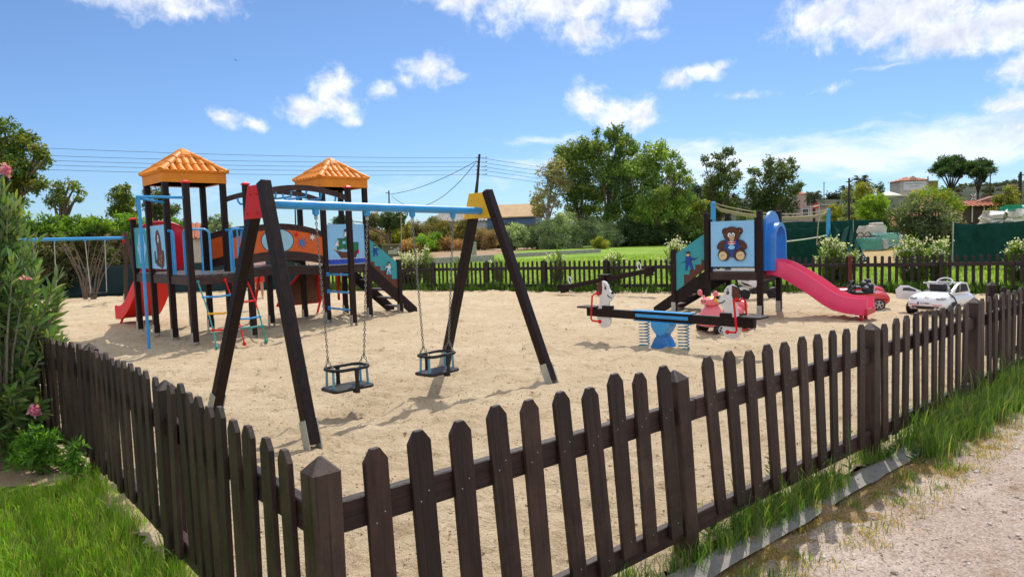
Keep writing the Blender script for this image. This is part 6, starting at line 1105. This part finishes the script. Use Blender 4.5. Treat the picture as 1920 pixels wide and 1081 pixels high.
# blue shed with gable towards the left
t = house('shed', 'blue shed with a tan roof and white painted writing', 966, 420, 135, 5.6, 4.6, 3.5, R(-14), (.11, .17, .27), z0=-.1); t.scale = (1.66, 1.5, 1.65)
mb = MB(); mb.add([(-3.1, -2.6, 3.4), (3.1, -2.6, 3.4), (3.1, 2.6, 3.4), (-3.1, 2.6, 3.4), (-3.1, 0, 4.9), (3.1, 0, 4.9), (-3.1, -2.6, 3.52), (3.1, -2.6, 3.52), (3.1, 2.6, 3.52), (-3.1, 2.6, 3.52), (-3.1, 0, 5.03), (3.1, 0, 5.03)], [(0, 4, 5, 1), (2, 5, 4, 3), (6, 7, 11, 10), (8, 9, 10, 11), (0, 1, 7, 6), (2, 3, 9, 8), (0, 6, 10, 4), (4, 10, 9, 3), (1, 5, 11, 7), (5, 2, 8, 11)]); mb.build('roof', tanr, t)
mb = MB(); mb.prism([(-2.3, 3.38), (2.3, 3.38), (0, 4.72)], ((-2.8, 0, 0), (0, 1, 0), (0, 0, 1), (-1, 0, 0)), -.1, .003); mb.build('gable', mat('blue_gable', (.05, .17, .40), .7), t)
mb = MB(); add_text(mb, 'Aves lo', 1.25, ((-.35, -2.31, 2.4), (1, 0, 0), (0, 0, 1), (0, -1, 0)), None, .15, .012); mb.build('writing', mat('white_writing', (.62, .66, .7), .8), t); mb = MB(); mb.tube([(-1.6, -2.4, 3.9), (-1.6, -2.4, 5.2)], .11, 8); mb.build('flue', galv, t); mb = MB(); mb.box((-1.2, -2.45, .75), (2.9, .2, 1.7)); mb.build('fence_sheet', mat('grey_boards', (.34, .36, .37), .8, .2, 3, .4, 20, stretch=(6, 1, 1)), t)
# pink house with square tower, flag, stairs
t = house('house', 'pale pink house with a small square tower right of the wide dark eucalyptus', 1512, 410, 138, 4.6, 4, 2.4, R(12), (.46, .34, .29)); t.scale = (1.38, 1.2, 1.03); mb = MB(); mb.box((-1.35, 0, 2.4), (1.5, 2, 4.6)); mb.build('tower_wall', bwall((.47, .35, .29)), t); mb = MB(); mb.add([(-2.25, -1.15, 4.7), (-.45, -1.15, 4.7), (-.45, 1.15, 4.7), (-2.25, 1.15, 4.7), (-1.35, 0, 5.4)], [(0, 1, 4), (1, 2, 4), (2, 3, 4), (3, 0, 4), (3, 2, 1, 0)]); mb.build('roof', tile, t); wins(t, [(-1.4, 1.2, .9, 1.2)], 4.6, -2.0)
mb = MB(); mb.box((-.6, -2.04, 1.2), (.22, .08, 2.6)); mb.box((1.2, -2.2, 2.45), (2.5, .6, .12)); mb.build('trim', bwall((.62, .54, .48)), t)
mb = MB()
for k in range(6): mb.box((1.55+.22*k, -2.5, 1.0+.22*k-.4), (.24, .7, .14))
mb.bar((1.4, -2.85, 1.4), (2.8, -2.85, 2.6), .06, .06); mb.build('outside_steps', bwall((.55, .5, .45)), t)
def flag(label, px, pyt, pyb, Y, w, h, stripes, dirx=-1):
    b = dep(px, pyb, Y); tp = dep(px, pyt, Y); t = thing('flag', label, 'flag', b); H = tp.z-b.z; mb = MB(); mb.tube([(0, 0, -1.5), (0, 0, H)], .035, 6); mb.build('flagpole', mat('flagpole_grey', (.5, .5, .5), .5), t); mb = MB(); n = 8
    for k, m in enumerate(stripes):
        z1 = H-h*k/len(stripes); z0 = H-h*(k+1)/len(stripes)
        for s in (0, .012):
            mb.add([(dirx*w*i/n, .07*math.sin(i*1.3)+s, z-.22*h*i/n) for i in range(n+1) for z in (z0, z1)], [(2*i, 2*i+2, 2*i+3, 2*i+1) for i in range(n)], m)
    mb.build('banner', stripes[0], t, smooth=True); return t, H
fr_, fw_ = mat('flag_red', (.6, .02, .03), .8), mat('flag_white', (.72, .7, .68), .8)
flag('red white red flag beside the pink house', 1536, 380, 404, 70, .68, .5, (fr_, fw_, fr_))
t, H = flag('faded union style flag on a pole near the red roofed restaurant', 1828, 362, 402, 70, .5, .7, (mat('flag_blue', (.05, .07, .25), .8),)); mb = MB()
for a, b, m, w_ in (((0, -.02), (-.5, -.75), fw_, .12), ((-.5, -.08), (0, -.7), fw_, .12), ((-.25, 0), (-.25, -.78), fw_, .16), ((0, -.35), (-.5, -.46), fw_, .16), ((-.25, 0), (-.25, -.78), fr_, .09), ((0, -.35), (-.5, -.46), fr_, .09)): mb.bar((a[0], -.085 if m is fw_ else -.092, H+a[1]), (b[0], -.085 if m is fw_ else -.092, H+b[1]), w_*.6, .02, m, up=(0, 1, 0))
mb.build('flag_cross', fw_, t)
# sign building on the hill
t = house('building', 'pale building with a red roof and a large painted sign on the right hill', 1703, 362, 118, 4.6, 4, 3.3, R(-6), (.55, .47, .40)); t.scale = (.93, 1, .6); roof(t, 4.6, 4, 3.32, 1.15, tile, True, tiles=True); mb = MB(); mb.prism([(-1.1, 3.5), (1.1, 3.5), (0, 4.6)], ((0, -1.2, 0), (1, 0, 0), (0, 0, 1), (0, -1, 0)), -.9, .5, bwall((.48, .35, .30))); mb.build('gable', bwall((.48, .35, .30)), t)
mb = MB(); mb.box((0.05, -2.06, 1.75), (3.8, .1, 2.5), m=mat('sign_frame', (.7, .62, .5), .6)); mb.box((.05, -2.09, 1.78), (3.6, .1, 2.25), m=mat('sign_board', (.62, .62, .62), .5)); add_text(mb, 'Anna Pagliano', .56, ((.05, -2.145, 2.42), (1, 0, 0), (0, 0, 1), (0, -1, 0)), blk, .2); add_text(mb, 'Gardens', .52, ((.05, -2.145, 1.7), (1, 0, 0), (0, 0, 1), (0, -1, 0)), red, .2); mb.build('sign', white, t)
mb = MB(); mb.box((3.6, .8, 1.5), (2.6, 2.4, 3.1)); mb.box((3.6, .8, 3.12), (2.8, 2.6, .1)); mb.build('annex', bwall((.24, .22, .06)), t); mb = MB(); mb.tube([(2.75, -1.2, 1.2), (2.75, -1.2, 4.3)], .13, 8); mb.box((2.75, -1.2, 1.0), (.7, .5, .7)); mb.build('chimney', conc, t)
mb = MB(); mb.bar((1.2, -2.3, -.6), (2.6, -1.6, .7), .5, .12); mb.build('ramp', conc, t)
# restaurant with red tiled roof
t = house('restaurant', 'low restaurant with red tiled roofs and a dark veranda at the right', 1842, 416, 66, 3.6, 3, 1.55, R(-10), (.10, .06, .05)); roof(t, 3.6, 3.4, 1.5, .5, tile, False, .3); mb = MB(); mb.prism([(-1.5, 1.75), (1.9, 1.75), (1.0, 2.35), (.6, 2.42)], ((.2, -.5, 0), (1, 0, 0), (0, 0, 1), (0, -1, 0)), -1.2, .2, bwall((.25, .11, .08))); mb.build('gable', tile, t); 
for x in (-1.6, -.6, .4, 1.4): mb = MB(); mb.box((x, -1.62, .75), (.09, .09, 1.5)); mb.build('veranda_post', white, t)

p = dep(1664, 366, 62); t = thing('parasol', 'white parasol top showing between the trees below the sign building', 'parasol', (p.x, p.y, p.z)); mb = MB(); mb.lathe([(1.15, -.12), (1.15, -.03), (.6, .17), (.05, .36), (.02, .40)], (0, 0, 0), 8); mb.build('canopy', mat('parasol_cloth', (.72, .68, .64), .8), t); mb = MB(); mb.tube([(0, 0, -2.4), (0, 0, .3)], .03, 8); mb.build('pole', white, t)
# notice board, low walls
p = dep(735, 470, 55); t = thing('notice_board', 'wooden notice board with paper notices beyond the stairs of the big structure', 'notice board', (p.x, p.y, 0), R(-3)); wz = mat('board_wood', (.20, .13, .09), .7, .25, 4, .3, 20)
mb = MB(); mb.box((0, 0, 1.45), (1.55, .25, .14)); 
for x in (-.72, .72): mb.box((x, 0, .7), (.1, .1, 1.5))
mb.build('frame', wz, t); mb = MB(); mb.box((0, .05, .92), (1.3, .04, .85)); mb.build('board', mat('notice_back', (.12, .09, .07), .7), t); mb = MB()
for x, z, w_, h_ in ((-.2, .85, .2, .28), (0, .85, .2, .28), (.25, .9, .26, .4), (.5, 1.12, .2, .24), (-.05, 1.22, .14, .14), (.52, .8, .16, .24)):
    mb.box((x, .02, z), (w_, .012, h_), m=mat('paper', (.5, .47, .42), .8))
    for q_ in range(3): mb.box((x, .012, z+h_*(.25-.22*q_)), (w_*.7, .006, h_*.07), m=blk)
mb.build('notice', white, t)
def lowwall(label, a, b, Ya, Yb, h, th=.25):
    p, q_ = dep(a, 480, Ya), dep(b, 480, Yb); p.z = q_.z = 0; mb = MB(); mb.bar(p+Vector((0, 0, h/2-.1)), q_+Vector((0, 0, h/2-.1)), th, h+.2); o = mb.build('low_wall', conc, bevel=.02); tag(o, label, 'wall')
lowwall('low grey concrete wall left of the utility pole in the meadow', 806, 925, 50, 54, .42); lowwall('long low concrete wall in front of the grove', 948, 1125, 62, 70, .3)
for a, b, Y, lab in ((1005, 1050, 126, 'white rail fence left of the grove trunks'), (1080, 1112, 126, 'white rail fence between the grove trunks')):
    p, q_ = dep(a, 405, Y), dep(b, 405, Y); t = thing('rail_fence', lab, 'fence', (p.x, p.y, 3.3)); d = q_-p
    for z in (1.75, 1.2): mb = MB(); mb.bar((0, 0, z), (d.x, d.y, z), .06, .12); mb.build('rail', bwall((.5, .44, .38)), t)
    for k in range(4): mb = MB(); mb.box((d.x*k/3, d.y*k/3+.06, .9), (.1, .1, 1.9)); mb.box((d.x*k/3, d.y*k/3+.06, -1), (.1, .1, 1.9)); mb.build('post', bwall((.5, .44, .38)), t)
# ------------------------------------------------------------------ volleyball posts and ropes
vb = []
for px, pt_, Y, lab in ((1337, 378, 22.5, 'blue volleyball post behind the bear panel'), (1553, 391, 29, 'blue volleyball post beside the green cloth')):
    p = dep(px, pt_, Y); mb = MB(); mb.box((0, 0, p.z/2-.1), (.13, .13, p.z+.2)); mb.tube([(-.06, -.09, p.z-.1), (.06, -.09, p.z-.1)], .02, 6); o = mb.build('volleyball_post', blue, bevel=.015); o.location = (p.x, p.y, 0); tag(o, lab, 'volleyball post', 'blue volleyball posts'); vb.append(p)
t = thing('volleyball_net', 'slack tan rope net line strung between the two blue posts', 'net', tuple(vb[0]))
d = vb[1]-vb[0]; mb = MB()
for off, r in ((-.05, .016), (-.18, .03), (-.24, .03)): mb.tube([tuple(d*f+Vector((0, 0, off*(1 if .04 < f < .96 else .4)-.42*4*f*(1-f)*.6))) for f in np.linspace(0, 1, 20)], r, 6)
mb.build('top_rope', rope, t, smooth=True); mb = MB(); f = .1; q_ = d*f+Vector((0, 0, -.3)); mb.tube([tuple(q_), tuple(q_+Vector((.05, 0, -1.0)))], .022, 6); q_ = d*.9+Vector((0, 0, -.2)); mb.tube([tuple(q_), tuple(q_+Vector((-.1, 0, -1.3))), tuple(d*.93+Vector((0, 0, -1.25)))], .02, 6); mb.build('hanging_rope', rope, t, smooth=True); mb = MB(); mb.tube([tuple(d*f+Vector((0, 0, -1.35-.25*4*f*(1-f)*.5+.25*f))) for f in np.linspace(.25, .98, 14)], .028, 6); mb.build('bottom_rope', mat('pale_rope', (.5, .5, .42), .8), t, smooth=True)
# ------------------------------------------------------------------ green cloths, pallets and covered goods on the right
w0, w1, w2, w3 = dep(1380, 472, 54), dep(1500, 472, 54), dep(1600, 470, 55), dep(1720, 470, 56)
for p in (w0, w1, w2, w3): p.z = 0
cloth('windbreak', 'long green windbreak cloth behind the volleyball posts', [tuple(w0), tuple(w1), tuple(w2), tuple(w3)], -.05, [2.2, 2.25, 2.25, 2.3], tarp, .06, .07, 60, 2)
f0, f1 = dep(1466, 480, 34), dep(1552, 480, 31)
for p in (f0, f1): p.z = 0
cloth('windbreak', 'nearer green cloth strung to the right blue volleyball post', [tuple(f0), tuple(f1)], -.05, [1.7, 1.75], mat('lighter_windbreak', (.009, .045, .036), .95, .3, 3, .3, 90, spec=.05), .05, .10, 70, 5)
def drape():
    t = thing('fallen_cloth', 'fallen green cloth hanging from the right blue post down to the grass', 'cloth', (0, 0, 0)); A = [dep(1557, 418, 29), dep(1575, 434, 29), dep(1592, 424, 29.2), dep(1600, 440, 29), dep(1612, 462, 28.5), dep(1626, 489, 28)]; B_ = [dep(1557, 470, 28.5), dep(1568, 474, 28.2), dep(1580, 480, 28), dep(1592, 486, 27.8), dep(1604, 490, 27.6), dep(1618, 494, 27.5)]; n, m_ = 48, 16; V = []
    for i in range(n+1):
        u = i/n*(len(A)-1); k = min(int(u), len(A)-2); f = u-k; a = A[k].lerp(A[k+1], f); b = B_[k].lerp(B_[k+1], f); b.z = max(b.z, -.02)
        for j in range(m_+1): g = j/m_; V.append(a.lerp(b, g)+Vector((0, .30*math.sin(i*.65+g*1.5)*g**.5, 0)))
    mb = MB(); mb.add(V, [(i*(m_+1)+j, (i+1)*(m_+1)+j, (i+1)*(m_+1)+j+1, i*(m_+1)+j+1) for i in range(n) for j in range(m_)]); o = mb.build('cloth', MATS['lighter_windbreak'], t, smooth=True); o.modifiers.new('th', 'SOLIDIFY').thickness = .012
drape()
r0, r1, r2 = dep(1788, 480, 26.5), dep(1850, 480, 26.2), dep(1960, 480, 26)
for p in (r0, r1, r2): p.z = 0
cloth('windbreak', 'big dark green cloth panel at the right, with a pale top hem', [tuple(r0), tuple(r1), tuple(r2)], .1, [1.72, 1.66, 1.82], tarp, .06, .07, 80, 9)
def wrapped(label, px, pyt, pyb, wpx, Y, m, seed, name='wrapped_pallet', d=1.0, group=None, lump=.05, rz=.2, z0=None):
    p = dep(px, pyb, Y); tp = dep(px, pyt, Y); z = max(0, p.z) if z0 is None else z0; h = max(.3, tp.z-z); w = wid(wpx, Y); rg = random.Random(seed); mb = MB(); n = 28; rings = []
    for k in range(9):
        g = k/8; sc = 1 if g < .9 else .93; rings.append([(sc*(w/2+lump*rg.uniform(-1, 1))*math.copysign(abs(math.cos(q_))**.35, math.cos(q_)), sc*(d/2+lump*rg.uniform(-1, 1))*math.copysign(abs(math.sin(q_))**.35, math.sin(q_)), h*g+lump*.5*rg.uniform(-1, 1)*(g > .1)) for q_ in (2*PI*i/n for i in range(n))])
    mb.loft(rings); o = mb.build(name, m, smooth=True); o.location = (p.x, p.y, z); o.rotation_euler = (0, 0, rz); tag(o, label, 'wrapped goods', group); return o
tw = mat('teal_wrap', (.05, .24, .19), .35, .2, 4, .2, 20, coat=.3); tw2 = mat('pale_teal_wrap', (.16, .38, .34), .4, .2, 4, .2, 20, coat=.3); sack = mat('white_sack', (.55, .48, .42), .75, .15, 5, .5, 12); sackg = mat('grey_sack', (.42, .40, .38), .75, .2, 5, .5, 12)
wrapped('teal plastic wrapped pallet in front of the stacked goods', 1629, 446, 468, 40, 49, tw, 1, rz=.1); wrapped('pale teal wrapped goods right behind the teal pallet', 1662, 437, 462, 52, 51, tw2, 2, rz=.25, lump=.08); wrapped('stack of pale sacks on the left behind the teal pallet', 1634, 423, 464, 50, 52, sack, 3, 'sack_stack', lump=.09, d=.9); wrapped('single sack on top of the pale sack stack', 1643, 418, 425, 22, 52, sack, 4, 'sack', lump=.03, d=.6, z0=dep(1640, 425, 52).z); wrapped('small grey sacks next to the teal pallet', 1655, 449, 467, 12, 49.3, sackg, 5, 'sack_stack', lump=.06, d=.6); wrapped('crumpled white plastic right of the teal goods', 1686, 440, 462, 16, 51, mat('white_film', (.62, .66, .66), .4, .1, 8), 6, 'plastic_heap', lump=.12, d=.7)
wrapped('large heap under crumpled white sheets behind the right green cloth', 1892, 396, 430, 70, 40, mat('white_sheet', (.66, .62, .58), .7, .1, 5, .4, 8), 7, 'covered_heap', lump=.28, d=2); wrapped('green tarpaulin covered load beyond the white sheets at the right edge', 1915, 384, 420, 44, 46, mat('bright_green_tarp', (.02, .30, .20), .5, .15, 3), 8, 'covered_heap', lump=.15, d=2)
for px, lab in ((1613, 'black round-backed chair left among the stacked goods'), (1627, 'black round-backed chair right among the stacked goods')):
    p = dep(px, 446, 50.5); t = thing('round_chair', lab, 'chair', (p.x, p.y, 0), .2, 'black round-backed chairs'); mb = MB(); mb.tube([(.26*math.cos(q_), 0, 1.0+.26*math.sin(q_)*1.1) for q_ in (PI*i/12 for i in range(13))], .03, 6); mb.build('backrest', blk, t); mb = MB(); mb.box((0, -.22, .98), (.48, .46, .05)); mb.build('seat', blk, t)
    for x in (-.2, .2):
        for y in (-.4, -.04): mb = MB(); mb.tube([(x, y, -.05), (x, y, .97)], .02, 6); mb.build('leg', blk, t)

for o in bpy.data.objects:
    if o.name.split('.')[0] == 'flowers': o['kind'] = 'stuff'
